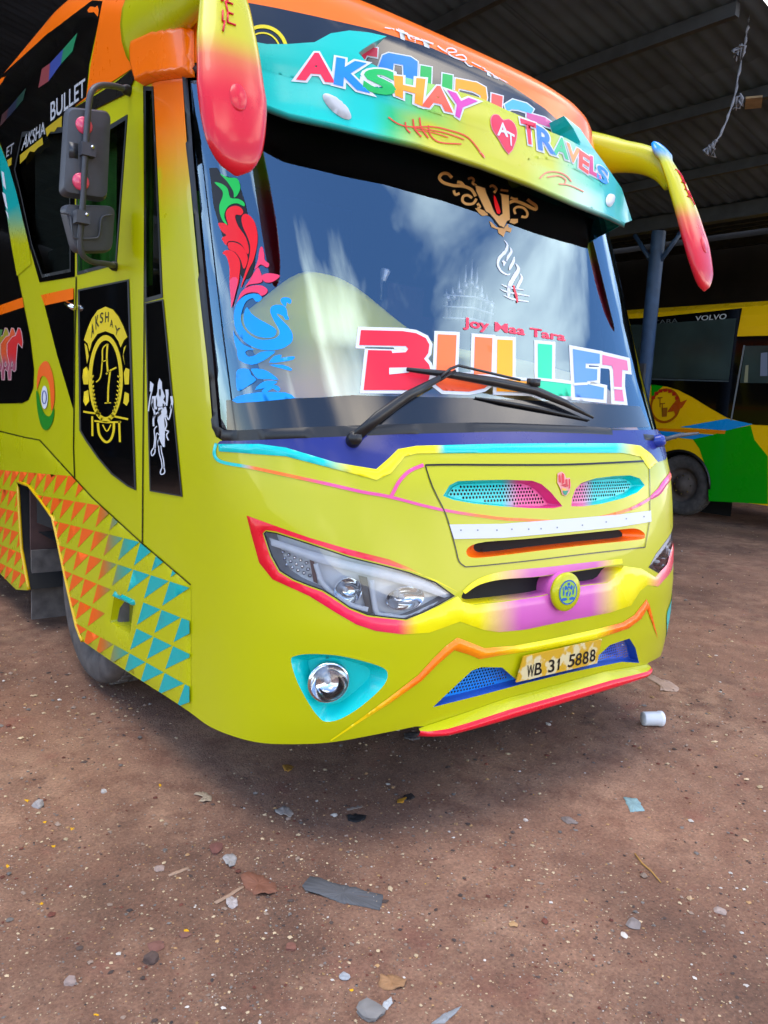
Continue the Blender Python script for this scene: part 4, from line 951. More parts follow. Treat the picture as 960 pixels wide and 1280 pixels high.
for k in range(11):
    a = math.pi*(.98-.40*k/10); 
    for sg in (-1, 1):
        x = 228+sg*66*abs(math.cos(a))**.6*(1 if k < 9 else .9); y = 560+225*(k/10)**.9
        x = 228+sg*(68*math.sqrt(max(0, 1-((y-560)/235)**2))+2); lv.append(el(80+x/4.27, 340+y/4.27, 2.6, 1.0, (.9 if sg > 0 else 2.2)-.2, 8))
film('crest_laurel', lv, CY, BUS, BODY, .005, .05)
film('crest_flourish', [qL('115,380 128,395 138,450 128,490 122,440'), qL('108,520 125,505 138,530 135,600 110,600 104,560'), qL('112,640 135,630 140,690 120,715 108,690'), qL('338,390 325,405 320,450 330,500 322,440'), qL('355,520 335,512 325,540 330,600 352,600'), qL('352,650 330,640 322,700 340,715 352,690'), sw(qL, '108,745 150,752 200,756', 2.4), sw(qL, '262,768 300,776 348,786', 2.4), sw(qL, '168,795 240,802 310,800', 2.2), sw(qL, '156,770 157,876', 2.4), sw(qL, '300,795 304,908', 2.6), sw(qL, '186,806 192,860 212,895 234,908 256,892 270,850 272,806', 3.0), sw(qL, '212,815 234,850 256,815', 1.6)], CY, BUS, BODY, .005, .05)
# white dancing figure
qU = Q(180, 460, 9.07); uw = lambda p_, w_: sw(qU, p_, w_/9.07)
for p_ in (qU('186,115 215,160 218,235 250,320 232,360 262,400 250,430 215,440 180,440 150,420 148,330 165,270 168,190'), qU('105,320 150,318 165,380 160,470 125,470 95,430'), qU('175,450 262,440 275,500 262,560 240,560 250,690 248,895 228,895 205,850 180,790 168,890 165,830 188,770 180,660 165,600 170,560'), qU('82,150 122,185 106,275 78,265'), qU('255,245 290,245 292,300 278,430 262,430 262,310'),
           uw('98,270 80,350 62,490', 14), uw('100,400 135,520 120,580 122,660', 20), uw('120,560 150,520 215,470', 16), uw('265,530 292,585 318,500 325,420', 15), uw('322,320 332,390 318,460', 26), uw('250,560 270,640 255,700 290,720 268,760 290,820', 15),
           uw('160,660 130,700 135,800 122,910', 13), uw('185,760 155,745 140,910', 11), uw('122,905 95,950 105,995 135,960 138,915', 13), uw('178,880 185,960 212,1060 218,1130', 12), uw('205,880 212,950 235,1050 240,1130', 12), uw('218,1130 200,1170 205,1205 240,1195 248,1160 236,1125', 13)):
    try: film('white_figure', [p_], lin((205, 208, 214)), BUS, BODY, .005, .05)
    except Exception as ex: pass
for p_ in (qU('185,240 205,240 208,300 196,330 184,300'), qU('160,545 205,480 212,520 170,560'), qU('112,350 122,350 125,440 114,430'), qU('150,360 158,360 160,440 150,440'), qU('228,400 246,410 238,460 226,450')): film('figure_shade', [p_], lin((18, 18, 20)), BUS, BODY, .0062, .05)
# tricolour swirl
film('tricolour_swirl', [qD('140,560 145,490 165,457 185,462 203,520 207,600 195,640 190,560 178,520 160,510 148,540')], lin((235, 95, 5)), BUS, BODY, .004, .05, sm=3)
film('tricolour_swirl', [qD('138,570 143,640 158,700 180,712 200,680 206,630 190,660 172,655 155,620 146,575')], lin((5, 125, 10)), BUS, BODY, .004, .05, sm=3)
film('tricolour_swirl', [el(*qD('170,590')[0], 4.2, 14.5, 0)], lin((215, 218, 222)), BUS, BODY, .005, .05); film('tricolour_swirl', [ribbon(el(*qD('170,590')[0], 2.6, 8, 0)+[el(*qD('170,590')[0], 2.6, 8, 0)[0]], 1.0)], lin((30, 50, 140)), BUS, BODY, .0065, .05)
# rainbow horses on the glazing
qHo = Q(0, 400, 14.1); h0 = '340,150 368,155 395,230 415,400 405,480 380,450 340,400 320,450 300,690 292,880 270,905 215,850 255,800 240,720 215,760 205,1050 170,1050 160,930 190,790 170,680 150,600 150,420 240,300 300,280'
for k_, (dx, c) in enumerate(((-235, (150, 130, 20)), (-118, (205, 75, 20)), (0, (200, 15, 20)))):
    p_ = [(x+dx/14.1, y) for x, y in qHo(h0)]
    film('horse_outline', [grow(p_, .9)], lin((190, 150, 150)), BUS, BODY, .0040+k_*.0012, .05); film('horse_print', [p_], grad([(449, lin(c)), (453, lin((150, 70, 90)))], 1), BUS, BODY, .0046+k_*.0012, .05)
film('horse_print', [qHo('-60,170 60,170 20,330 10,450 -60,470')], lin((70, 120, 60)), BUS, BODY, .0042, .05)
# writing on the upper side glass
Letters().word('BULLET', qN('345,690 575,525 575,640 345,812'), lin((175, 178, 182)), .012).build('side_letters', BUS, BODY, .006)
Letters().word('AKSHA', qN('170,905 308,808 308,895 150,1005'), lin((165, 168, 172)), .012).build('side_letters', BUS, BODY, .006)
Letters().word('ET', qN('52,985 100,952 92,1020 48,1050'), lin((140, 142, 146)), .012).build('side_letters', BUS, BODY, .006)
film('swag', [qN('310,860 420,775 418,850 390,850 370,880 345,880 320,915'), qN('140,1035 290,918 295,965 262,985 235,1015 205,1010 180,1055 140,1095'), qN('55,1070 85,1050 82,1100 62,1115')], lin((175, 150, 10)), BUS, BODY, .006, .05)
film('colour_block', [qN('285,462 340,425 330,545 262,588')], lin((130, 50, 55)), BUS, BODY, .005, .05); film('colour_block', [qN('340,425 428,330 412,430 330,545')], lin((40, 60, 135)), BUS, BODY, .005, .05); film('colour_block', [qN('428,330 522,222 490,345 412,430')], lin((15, 120, 75)), BUS, BODY, .005, .05)
film('colour_block', [qN('18,765 62,725 45,800 5,845')], lin((62, 26, 30)), BUS, BODY, .005, .05); film('colour_block', [qN('62,725 125,650 108,730 45,800')], lin((22, 28, 52)), BUS, BODY, .005, .05); film('colour_block', [qN('125,650 178,588 160,668 108,730')], lin((14, 52, 40)), BUS, BODY, .005, .05)
# fender ------------------------------------------------------------------------------------
crease = PX('-70,526 0,539 33,547 50,550 80,583 117,623 177,678 239,731')
fend = crease+PX('239,889 210,870 180,851 140,825 104,800 97,783 87,740 80,707 73,673 67,647 53,627 37,607 23,601 25,640 28,687 37,737 20,736 0,716 -70,690')
fcol = lambda px, P: YG*np.ones((len(P), 1))
patch('fender', fend, YG, BUS, holes=[PX('143,745 167,757 163,792 138,778')], relief=(.006, .012), step=.05, mat='decal_paint', off=.001)
patch('fender_joint', ribbon(crease, 1.6), lin((60, 58, 8)), BUS, off=.003, step=.06)
def clip_poly(sub, tri):
    outp = [np.array(p) for p in sub]; tri = [np.array(t) for t in tri]
    ar = (tri[1]-tri[0])[0]*(tri[2]-tri[0])[1]-(tri[1]-tri[0])[1]*(tri[2]-tri[0])[0]
    if ar < 0: tri = tri[::-1]
    for i in range(3):
        a, b = tri[i], tri[(i+1) % 3]; inp = outp; outp = []
        if not inp: break
        side = lambda p: (b[0]-a[0])*(p[1]-a[1])-(b[1]-a[1])*(p[0]-a[0])
        for j in range(len(inp)):
            p, q = inp[j], inp[(j+1) % len(inp)]; sp, sq = side(p), side(q)
            if sp >= 0: outp.append(p)
            if (sp >= 0) != (sq >= 0): outp.append(p+(q-p)*(sp/(sp-sq)))
    return outp
b0 = on_plane(*qI('505,635')[0], 0, -1.22)[1:]; b1 = on_plane(*qI('570,656')[0], 0, -1.22)[1:]-b0; b2 = on_plane(*qI('480,733')[0], 0, -1.22)[1:]-b0
fpx = [tuple(p) for p in fend]
for i in range(-14, 6):
    for j in range(-3, 6):
        o_ = b0+i*b1+j*b2
        tri = [proj(np.array([-1.22, *q])) for q in (o_+.03*b1, o_+.97*b1, o_+.86*b2)]
        cen = np.mean(tri, 0)
        if cen[0] < -25 or cen[0] > 240 or seg_dist(np.array([cen]), [(143, 745), (167, 757), (163, 792), (138, 778)])[0] < 9: continue
        p = clean(clip_poly(fpx, tri), .3) if True else None
        if len(p) < 3: continue
        a2 = abs(sum(p[k][0]*p[(k+1) % len(p)][1]-p[(k+1) % len(p)][0]*p[k][1] for k in range(len(p))))/2
        if a2 < 12: continue
        try: film('triangle', [[tuple(x) for x in p]], grad([(0, lin((235, 90, 0))), (118, lin((238, 95, 0))), (128, lin((200, 105, 20))), (140, lin((130, 135, 80))), (155, lin((60, 150, 125))), (165, TEALD), (240, TEALD)]), BUS, BODY, .0080, .08)
        except Exception as ex: pass
recess('step_recess', STEP, .07, YG, BUS, lin((120, 120, 5)), .12)
patch('step_lip', PX('143,745 145,738 178,753 167,757'), TEALD, BUS, off=.004, relief=(.02, .015), step=.02)
# rolled edge of the wheel arch
arc_sv = BODY.poly(PX('37,737 28,687 25,640 23,602 37,607 53,627 67,647 73,673 80,707 87,740 97,783 104,801'), 8, False)
ap = So(arc_sv[:, 0], arc_sv[:, 1], np.full(len(arc_sv), .004)); MB().tube(ap, .011, 8, YG*.7+ORANGE*.3).build('arch_edge', 'decal_paint', BUS)
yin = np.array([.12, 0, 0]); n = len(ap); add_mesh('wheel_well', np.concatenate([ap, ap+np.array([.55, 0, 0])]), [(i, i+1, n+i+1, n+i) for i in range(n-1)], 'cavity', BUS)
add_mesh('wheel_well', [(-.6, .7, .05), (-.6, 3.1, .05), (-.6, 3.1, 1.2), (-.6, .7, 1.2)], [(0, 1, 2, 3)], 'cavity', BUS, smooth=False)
simple('mud_flap', (92, 86, 82), .8, noise=.35, nscale=14); MB().box((-.96, 2.76, .28), (.46, .02, .46)).build('mud_flap', 'mud_flap', BUS, smooth=False)
simple('well_lining', (74, 52, 48), .9, noise=.35, nscale=8); MB().box((-.93, 2.82, .80), (.5, .02, .7)).build('well_lining', 'well_lining', BUS, smooth=False)
# wheels
def wheel(x, y, sg, R=.5, steer=0):
    prof = [(R*.56, .05), (R*.60, .02), (R*.78, -.012), (R*.93, -.005), (R*.985, .02), (R, .06), (R, .20), (R*.985, .24), (R*.9, .27), (R*.58, .25)]
    ax = np.array([sg*math.cos(steer), math.sin(steer), 0]); c = np.array([x, y, R])
    w_ = MB().lathe([(r_, h) for r_, h in prof], c, ax, 48).build('wheel', 'tyre', BUS)
    tr_ = MB()
    for k in range(48):
        a = 2*math.pi*k/48; d_ = np.array([0, math.cos(a), math.sin(a)])
        for h in (.09, .17): tr_.box(c+ax*h+d_*(R+.004), (.05, .030, .012), np.array([[1, 0, 0], [0, -d_[2], d_[1]], [0, d_[1], d_[2]]]).T)
    tb = tr_.build('tread', 'tyre', w_, smooth=False); tb['kind'] = 'stuff'
    MB().lathe([(R*.57, .05), (R*.54, .10), (R*.40, .14), (R*.36, .09), (R*.22, .05), (R*.2, .01), (.001, .0)], c, ax, 32).build('rim', 'rim_steel', w_)
    for k in range(8):
        a = 2*math.pi*k/8; MB().lathe([(.014, 0), (.014, .03), (.001, .032)], c+ax*.095+np.array([0, math.cos(a), math.sin(a)])*R*.3, -ax, 6).build('wheel_nut', 'chrome', w_, smooth=False)
    return w_
BUS_WHEELS = [wheel(-1.182, 1.62, 1), wheel(1.14, 1.56, -1), wheel(-1.16, 7.2, 1), wheel(1.16, 7.2, -1)]

# cabin seen through the windscreen -----------------------------------------------------------
simple('dash_plastic', (150, 150, 40), .5, noise=.1, nscale=4)
attr_mat('dash_paint', .5, coat=.1, dust=.08)
xs_ = np.linspace(-1.10, 1.10, 70); rows = []; cols_ = []
pk = CAM+ray(390, 346)*((.02-CAM[1])/ray(390, 346)[1])
def ztop(x): return 1.80+.29*np.exp(-((x+.83)/np.where(x < -.83, .24, .38))**2)+.03*np.cos(x*3)
for k, (f_, zf) in enumerate(((0, 0), (.25, .35), (.5, .68), (.72, .90), (.88, .985), (1.0, 1.0), (1.12, .97), (1.25, .8))):
    yb = S(np.interp(xs_, _rx*1.0, _arc) if False else xs_*1.02, np.full(70, 1.50))[:, 1]
    y = yb+.09+f_*.40; z = 1.46+(ztop(xs_)-1.46)*zf
    rows.append(np.stack([xs_, y, z], -1))
    t_ = np.clip((z-1.56)/.26, 0, 1)[:, None]; cols_.append(lin((245, 180, 130))*(1-t_)+(lin((228, 218, 25))*(1-np.clip((xs_+.2)/.6, 0, 1))[:, None]+lin((240, 228, 170))*np.clip((xs_+.2)/.6, 0, 1)[:, None])*t_)
V3 = np.concatenate(rows); add_mesh('dashboard', V3, [(k*70+i, k*70+i+1, (k+1)*70+i+1, (k+1)*70+i) for k in range(7) for i in range(69)], 'dash_paint', BUS, np.concatenate(cols_))
# little ornaments on the dash
def at_depth(px, py, Y): return on_plane(px, py, 1, Y)
m = MB(); simple('ornament_silver', (170, 172, 178), .35, metal=.5)
base = at_depth(585, 402, .18)
for k in range(9):
    x = (k-4)*.035; h = .12+.16*math.exp(-(k-4)**2/5)
    m.tube([base+np.array([x, .02*(k % 2), 0]), base+np.array([x*1.05, 0, h*.8]), base+np.array([x*1.05, 0, h])], [.010, .007, .001], 6)
    m.lathe([(.002, 0), (.018, .01), (.014, .03), (.001, .04)], base+np.array([x, 0, h*.55]), (0, 0, 1), 8)
for z in (0, .05, .1): m.tube([base+np.array([-.16, 0, z]), base+np.array([0, -.03, z+.01]), base+np.array([.16, 0, z])], .006, 6)
m.build('dash_ornament', 'ornament_silver', BUS)
b_ = at_depth(476, 375, .1); MB().tube([b_, b_+np.array([.0, 0, .08]), b_+np.array([.02, 0, .09])], .006, 6).build('dash_stick', 'ornament_silver', BUS); MB().lathe([(.012, 0), (.022, .045), (.02, .05), (.001, .05)], b_+np.array([.005, 0, .075]), (.25, 0, 1), 10).build('dash_stick', 'ornament_silver', BUS)
simple('seat_cloth', (52, 24, 30), .85, noise=.25, nscale=12)
for sx in (-.75, .75):
    m = MB(); m.box((sx, 1.25, 1.35), (.5, .5, .14)); m.box((sx, 1.52, 1.75), (.5, .14, .8)); m.box((sx, 1.52, 2.23), (.3, .11, .2)); m.build('seat', 'seat_cloth', BUS, smooth=False)
th = np.linspace(0, 2*math.pi, 29); cw = np.array([-.72, .62, 1.92]); MB().tube([cw+np.array([.24*math.cos(a), .12*math.sin(a), .21*math.sin(a)]) for a in th], .014, 8, cap=False).build('steering_wheel', 'black_plastic', BUS)
# wipers ----------------------------------------------------------------------------------------
def gl(px, py, off): return surf_pts(GS, np.array([GS.hit(px, py)]), off)[0]
pv = surf_pts(BODY, np.array([BODY.hit(441, 551)]), 0)[0]; nrm = Sn(np.array([-.9]), np.array([1.5]))[0]
m = MB().lathe([(.026, 0), (.026, .03), (.020, .045), (.001, .048)], pv, nrm, 20); wp = m.build('wiper_pivot', 'black_plastic', BUS)
arm = [pv+nrm*.035, gl(466, 529, .055), gl(500, 503, .055), gl(540, 480, .05)]
MB().tube(arm, [.018, .020, .017, .011], 8, squash=(.55, 1.1)).build('wiper_arm', 'black_plastic', BUS)
MB().tube([gl(540, 480, .05), gl(552, 469, .055), gl(562, 465, .055), gl(640, 481, .045)], .0055, 6).build('wiper_arm', 'black_plastic', BUS)
MB().tube([gl(541, 482, .045), gl(560, 470, .045)], .005, 6).build('wiper_arm', 'black_plastic', BUS)
bl_ = [gl(505, 465, .022), gl(560, 473, .03), gl(610, 482, .034), gl(660, 492, .034), gl(700, 507, .028), gl(737, 524, .02)]
MB().tube(bl_, [.007, .013, .017, .018, .014, .006], 8, squash=(.8, 1.1)).build('wiper_blade', 'black_plastic', BUS)
MB().tube([gl(593, 498, .006), gl(625, 504, .01), gl(670, 512, .01), gl(735, 526, .006)], [.004, .008, .009, .004], 6).build('wiper_blade', 'rubber', BUS)
MB().box((gl(657, 484, .045)), (.05, .03, .03)).build('wiper_clip', 'black_plastic', BUS)
pv2 = surf_pts(BODY, np.array([BODY.hit(819, 552)]), 0)[0]; n2_ = np.array([.3, -.9, .25]); n2_ /= np.linalg.norm(n2_)
MB().lathe([(.030, -.01), (.030, .03), (.020, .045), (.001, .048)], pv2, n2_, 16, lin((35, 60, 150))).build('wiper_pivot', 'decal_paint', BUS)
MB().tube([pv2+n2_*.03, pv2+np.array([.10, -.06, .035]), pv2+np.array([.20, -.10, .05])], [.012, .010, .006], 8).build('wiper_arm', 'grey_plastic', BUS)
# door mirrors on their bar -----------------------------------------------------------------------
pl = lambda px, py, Y: on_plane(px, py, 1, Y)
tp = on_plane(160, 113, 0, -1.225); bt = on_plane(144, 333, 0, -1.225)
bar = [tp, pl(145, 108, .99), pl(125, 107, .95), pl(114, 116, .93), pl(110, 140, .93), pl(106, 200, .94), pl(103, 262, .96), pl(100, 300, .98), pl(103, 318, 1.0), pl(115, 327, 1.05), pl(135, 330, 1.1), bt]
bs_ = smooth_poly([tuple(p) for p in bar], 4, False)
mbar = MB().tube(bs_, .0125, 10).build('mirror_bar', 'grey_plastic', BUS)
for p_ in (tp, bt): MB().lathe([(.022, -.01), (.022, .012), (.012, .03)], p_, (-1, -.2, 0), 12).build('mirror_bracket', 'black_plastic', BUS)
def housing(nm, quad_px, Y, thick, mat='grey_plastic', inset=.10):
    c = [pl(x, y, Y) for x, y in quad_px]; c = np.array(c); ctr = c.mean(0)
    ring = resample(smooth_round(c, .035), .02)
    n = len(ring); back = ring+np.array([0, .012, 0]); rim = ring+np.array([0, -.012, 0]); dome = ctr+(ring-ctr)*.93+np.array([0, -thick*.8, 0]); top = ctr+(ring-ctr)*.6+np.array([0, -thick, 0])
    V = np.concatenate([back, rim, dome, top]); F = [(k*n+i, k*n+(i+1) % n, (k+1)*n+(i+1) % n, (k+1)*n+i) for k in range(3) for i in range(n)]+[tuple(3*n+i for i in range(n)), tuple(range(n))[::-1]]
    return add_mesh(nm, V, F, mat, BUS, None, None, True, 35)
def smooth_round(c, r):
    o = []
    for i in range(4):
        a, b, d = c[i-1], c[i], c[(i+1) % 4]; u = (a-b)/np.linalg.norm(a-b); v = (d-b)/np.linalg.norm(d-b)
        for t_ in np.linspace(0, 1, 6): o.append(b+u*r*(1-t_)**2+v*r*t_**2)
    return o
MH = housing('door_mirror', [(81, 134), (137, 140), (132, 253), (74, 245)], 1.0, .045)
MH2 = housing('door_mirror', [(74, 256), (142, 258), (138, 316), (90, 317)], 1.04, .05)
simple('reflector_pink', (228, 70, 105), .25, coat=.6)
for (x, y) in ((105, 157), (101, 227)):
    MB().lathe([(.034, .012), (.034, -.004), (.030, -.008), (.001, -.009)], pl(x, y, .955), (0, 1, 0), 20).build('reflector_disc', 'reflector_pink', BUS)
for (x, y) in ((109, 188), (102, 272)):
    c = pl(x, y, .94); MB().box(c, (.055, .05, .05)).build('mirror_clamp', 'grey_plastic', BUS, smooth=False)
    MB().lathe([(.007, 0), (.007, .008), (.001, .01)], c+np.array([.012, -.026, .01]), (0, -1, 0), 8).build('clamp_bolt', 'chrome', BUS)
rr = [pl(x, y, .975) for x, y in smooth_poly([(76, 266), (86, 268), (89, 276), (91, 294), (97, 298), (118, 298), (124, 294), (126, 276), (130, 270), (140, 269)], 3, False)]
MB().tube(rr, .005, 6).build('mirror_ridge', 'grey_plastic', BUS)
MB().box(pl(92, 188, .956), (.035, .004, .06)).build('mirror_sticker', 'lamp_grey', BUS)
#==SETTING==

# ================================================================== SETTING
def struct(o): o['kind'] = 'structure'; return o
def kid(o, p): o.parent = p; o.matrix_parent_inverse = Matrix.Translation(-Vector(p.location)); return o
# ground ------------------------------------------------------------------------------
gm = new_mat('dirt'); t = gm.node_tree; b = pbsdf(gm); L = t.links.new
def nod(tp, **k):
    n = t.nodes.new(tp)
    for a, v in k.items(): n.inputs[a].default_value = v
    return n
tcn = nod('ShaderNodeTexCoord')
def noise(sc, det=6, rough=.6): n = nod('ShaderNodeTexNoise', Scale=sc, Detail=det, Roughness=rough); L(tcn.outputs['Object'], n.inputs['Vector']); return n
def ramp(src, stops):
    r = nod('ShaderNodeValToRGB'); e = r.color_ramp.elements
    while len(e) < len(stops): e.new(.5)
    for i, (p, c) in enumerate(stops): e[i].position = p; e[i].color = (*c, 1)
    L(src, r.inputs[0]); return r
def mixc(f, a, bb):
    m = nod('ShaderNodeMixRGB'); L(f, m.inputs[0]); L(a, m.inputs[1]) if not isinstance(a, tuple) else setattr(m.inputs[1], 'default_value', a)
    L(bb, m.inputs[2]) if not isinstance(bb, tuple) else setattr(m.inputs[2], 'default_value', bb); return m
big = noise(.9, 5); r1 = ramp(big.outputs['Fac'], [(.32, lin((112, 81, 63))), (.5, lin((141, 106, 85))), (.68, lin((163, 128, 103)))])
mid = noise(7, 7, .65); r2 = ramp(mid.outputs['Fac'], [(.38, (0, 0, 0)), (.62, (1, 1, 1))]); m1 = mixc(r2.outputs[0], r1.outputs[0], (*lin((122, 87, 68)), 1))
m1.inputs[0].default_value = .5
fine = noise(90, 4, .7); r3 = ramp(fine.outputs['Fac'], [(.3, (.62, .60, .58)), (.7, (1.3, 1.28, 1.25))]); m2 = nod('ShaderNodeMixRGB'); m2.blend_type = 'MULTIPLY'; m2.inputs[0].default_value = 1; L(m1.outputs[0], m2.inputs[1]); L(r3.outputs[0], m2.inputs[2])
vor = nod('ShaderNodeTexVoronoi', Scale=75.0); L(tcn.outputs['Object'], vor.inputs['Vector']); rv_ = ramp(vor.outputs['Distance'], [(.10, (1, 1, 1)), (.17, (0, 0, 0))])
vsel = noise(23, 3); rs_ = ramp(vsel.outputs['Fac'], [(.54, (0, 0, 0)), (.62, (1, 1, 1))]); mm = nod('ShaderNodeMath'); mm.operation = 'MULTIPLY'; L(rv_.outputs[0], mm.inputs[0]); L(rs_.outputs[0], mm.inputs[1])
m3 = mixc(mm.outputs[0], m2.outputs[0], (*lin((190, 168, 142)), 1))
red = noise(2.6, 4); rr_ = ramp(red.outputs['Fac'], [(.60, (0, 0, 0)), (.72, (.45, .45, .45))]); m4 = mixc(rr_.outputs[0], m3.outputs[0], (*lin((128, 70, 58)), 1))
st = noise(.55, 6, .7); rst = ramp(st.outputs['Fac'], [(.40, (.62, .60, .60)), (.52, (1, 1, 1)), (.66, (1.16, 1.14, 1.12))]); m5 = nod('ShaderNodeMixRGB'); m5.blend_type = 'MULTIPLY'; m5.inputs[0].default_value = 1; L(m4.outputs[0], m5.inputs[1]); L(rst.outputs[0], m5.inputs[2])
oil = noise(1.7, 5, .75); roil = ramp(oil.outputs['Fac'], [(.64, (0, 0, 0)), (.71, (.55, .55, .55))]); m6 = mixc(roil.outputs[0], m5.outputs[0], (*lin((62, 48, 44)), 1))
L(m6.outputs[0], b.inputs['Base Color']); b.inputs['Roughness'].default_value = .92
bp = nod('ShaderNodeBump'); bp.inputs['Strength'].default_value = .55; bp.inputs['Distance'].default_value = .02
ad = nod('ShaderNodeMath'); ad.operation = 'ADD'; L(mid.outputs['Fac'], ad.inputs[0]); L(fine.outputs['Fac'], ad.inputs[1]); L(ad.outputs[0], bp.inputs['Height']); L(bp.outputs[0], b.inputs['Normal'])
gx = np.concatenate([[-400, -120, -40, -15, -8], np.arange(-5, 6, .07), np.arange(6, 16, .3), [18, 22, 40, 120, 400]]); gy = np.concatenate([[-400, -120, -40, -15, -7], np.arange(-4.5, 4, .07), np.arange(4, 12, .3), [14, 18, 30, 60, 120, 400]])
def gz(x, y):
    return .010*np.sin(x*1.3+.7)*np.sin(y*1.1+.3)+.006*np.sin(x*3.7+y*1.9)+.004*np.sin(x*7.1-y*5.3)*np.cos(y*6.7+x)+.0022*np.sin(x*19+y*11)*np.sin(y*23-x*7)-.018
A, B = np.meshgrid(gx, gy, indexing='ij'); far = (np.abs(A) > 20) | (np.abs(B) > 20); Z = np.where(far, -.02, gz(A, B)); m_ = len(gy)
struct(add_mesh('ground', np.stack([A, B, Z], -1).reshape(-1, 3), [(i*m_+j, (i+1)*m_+j, (i+1)*m_+j+1, i*m_+j+1) for i in range(len(gx)-1) for j in range(m_-1)], 'dirt'))
def gnd(px, py):
    d = ray(px, py); p = CAM+d*(-CAM[2]/d[2])
    for _ in range(3): zz = gz(p[0], p[1]); p = CAM+d*((zz-CAM[2])/d[2])
    return p
# pebbles ---------------------------------------------------------------------------------
attr_mat('stone', .85)
OCT = np.array([[1, 0, 0], [-1, 0, 0], [0, 1, 0], [0, -1, 0], [0, 0, 1], [0, 0, -.6], [.6, .6, .35], [-.6, .6, .3], [-.6, -.6, .35], [.6, -.6, .25]], float)
OF = [(4, 0, 6), (4, 6, 2), (4, 2, 7), (4, 7, 1), (4, 1, 8), (4, 8, 3), (4, 3, 9), (4, 9, 0), (5, 6, 0), (5, 2, 6), (5, 7, 2), (5, 1, 7), (5, 8, 1), (5, 3, 8), (5, 9, 3), (5, 0, 9)]
NP = 80000; rr = np.exp(RNG.uniform(math.log(1.0), math.log(13), NP)); an = YAW+RNG.uniform(-.62, .62, NP)
px_ = CAM[0]+rr*np.sin(an); py_ = CAM[1]+rr*np.cos(an); k = ~((np.abs(px_) < 1.0) & (py_ > .4) & (py_ < 10)); px_, py_, rr = px_[k], py_[k], rr[k]
clump = np.sin(px_*2.1+1)*np.sin(py_*2.7)+.5*np.sin(px_*5.3-py_*4.1); k = RNG.uniform(-1.6, 1.0, len(px_)) < clump+.25; px_, py_, rr = px_[k], py_[k], rr[k]; NP = len(px_)
sz = .0011+.0016*RNG.gamma(.8, 1.0, NP)*np.clip(rr/2.5, .7, 1.6); sz = np.minimum(sz, .017)
base = np.array([lin(c) for c in ((196, 172, 138), (205, 196, 185), (150, 128, 112), (120, 112, 106), (112, 66, 54), (84, 70, 64), (176, 138, 96), (208, 165, 40), (70, 62, 60))]); ci = RNG.choice(len(base), NP, p=[.22, .04, .26, .13, .10, .13, .10, .0005, .0195])
sc = np.stack([sz*RNG.uniform(.7, 1.4, NP), sz*RNG.uniform(.7, 1.3, NP), sz*RNG.uniform(.35, .8, NP)], -1); ro = RNG.uniform(0, 6.28, NP)
V = OCT[None]*sc[:, None]*RNG.uniform(.75, 1.2, (NP, 10, 1)); x2 = V[..., 0]*np.cos(ro)[:, None]-V[..., 1]*np.sin(ro)[:, None]; y2 = V[..., 0]*np.sin(ro)[:, None]+V[..., 1]*np.cos(ro)[:, None]
V = np.stack([x2+px_[:, None], y2+py_[:, None], V[..., 2]+(gz(px_, py_)+sc[:, 2]*.35)[:, None]], -1).reshape(-1, 3); Fc = (np.array(OF)[None]+(np.arange(NP)*10)[:, None, None]).reshape(-1, 3)
o = add_mesh('gravel', V, Fc, 'stone', None, np.repeat(base[ci]*RNG.uniform(.6, 1.0, (NP, 1)), 10, 0), None, False); o['kind'] = 'stuff'; o['label'] = 'small pebbles and grit scattered over the brown dirt yard'

# shed --------------------------------------------------------------------------------------
simple('roof_sheet', (72, 86, 96), .9, noise=.35, nscale=1.5, bump=.2); simple('shed_steel', (52, 54, 56), .6, noise=.3, nscale=6); simple('post_paint', (46, 70, 100), .5, noise=.25, nscale=7); simple('shed_wall', (40, 38, 36), .95, noise=.4, nscale=1.2, bump=.3); simple('timber', (150, 130, 100), .8, noise=.3)
SHED = thing('bus_shed', 'dark open-fronted shed roofed with corrugated sheets, sheltering both buses', 'shed', (8.2, 4.7, 0))
SL = .2; YG0 = 1.43; ZV = 4.56
def zroof(X): return ZV+SL*abs(8.2-X) if X > -.5 else ZV+SL*(8.7-(-.5-X))
bays = [(-.5, 8.2, -1), (8.2, 17.0, 1), (-6.3, -.5, 1)]
wy = np.linspace(0, 1.08, 37); wz = .011*np.sin(wy/.18*2*math.pi)
for (xa, xb, sg) in bays:
    nrow = 3; Lr = (xb-xa)/nrow; dz = SL*sg*(Lr+.12)
    v = [(x, y, z_) for x, z0 in ((-.06, 0), (Lr/2, dz/2), (Lr+.06, dz)) for y, z_ in zip(wy, wz+z0)]
    f = [(a*37+i, (a+1)*37+i, (a+1)*37+i+1, a*37+i+1) for a in range(2) for i in range(36)]
    me = None
    for rix in range(nrow):
        x0 = xa+rix*Lr; z0 = zroof(x0+.001) if not (sg == -1) else zroof(x0+.001)
        if xa == 8.2: z0 = ZV+SL*(x0-8.2)
        if xa == -6.3: z0 = ZV+SL*(x0+9.2)
        for k in range(16 if xa < -5 else 19):
            if me is None: o = _old_add('roof_sheet', v, f, 'roof_sheet'); me = o.data
            else: o = bpy.data.objects.new('roof_sheet', me); COL.objects.link(o)
            o.location = (x0, YG0+k*1.0+(3.0 if xa < -5 else 0), z0+.03+(rix*.004*-sg)+(k % 2)*.012); kid(o, SHED)
for X in (3.2, 4.5, 5.8, 7.1, 1.9, .6, -1.6, -3.0, -4.4, -5.7, 9.6, 11.0, 12.4, 13.8):
    z = zroof(X) if X < 8.2 else ZV+SL*(X-8.2)
    kid(MB().box((X, 11.2+(1.5 if X < -.5 else 0), z-.055), (.07, 19.2-(3.0 if X < -.5 else 0), .12)).build('purlin', 'shed_steel', None, smooth=False), SHED)
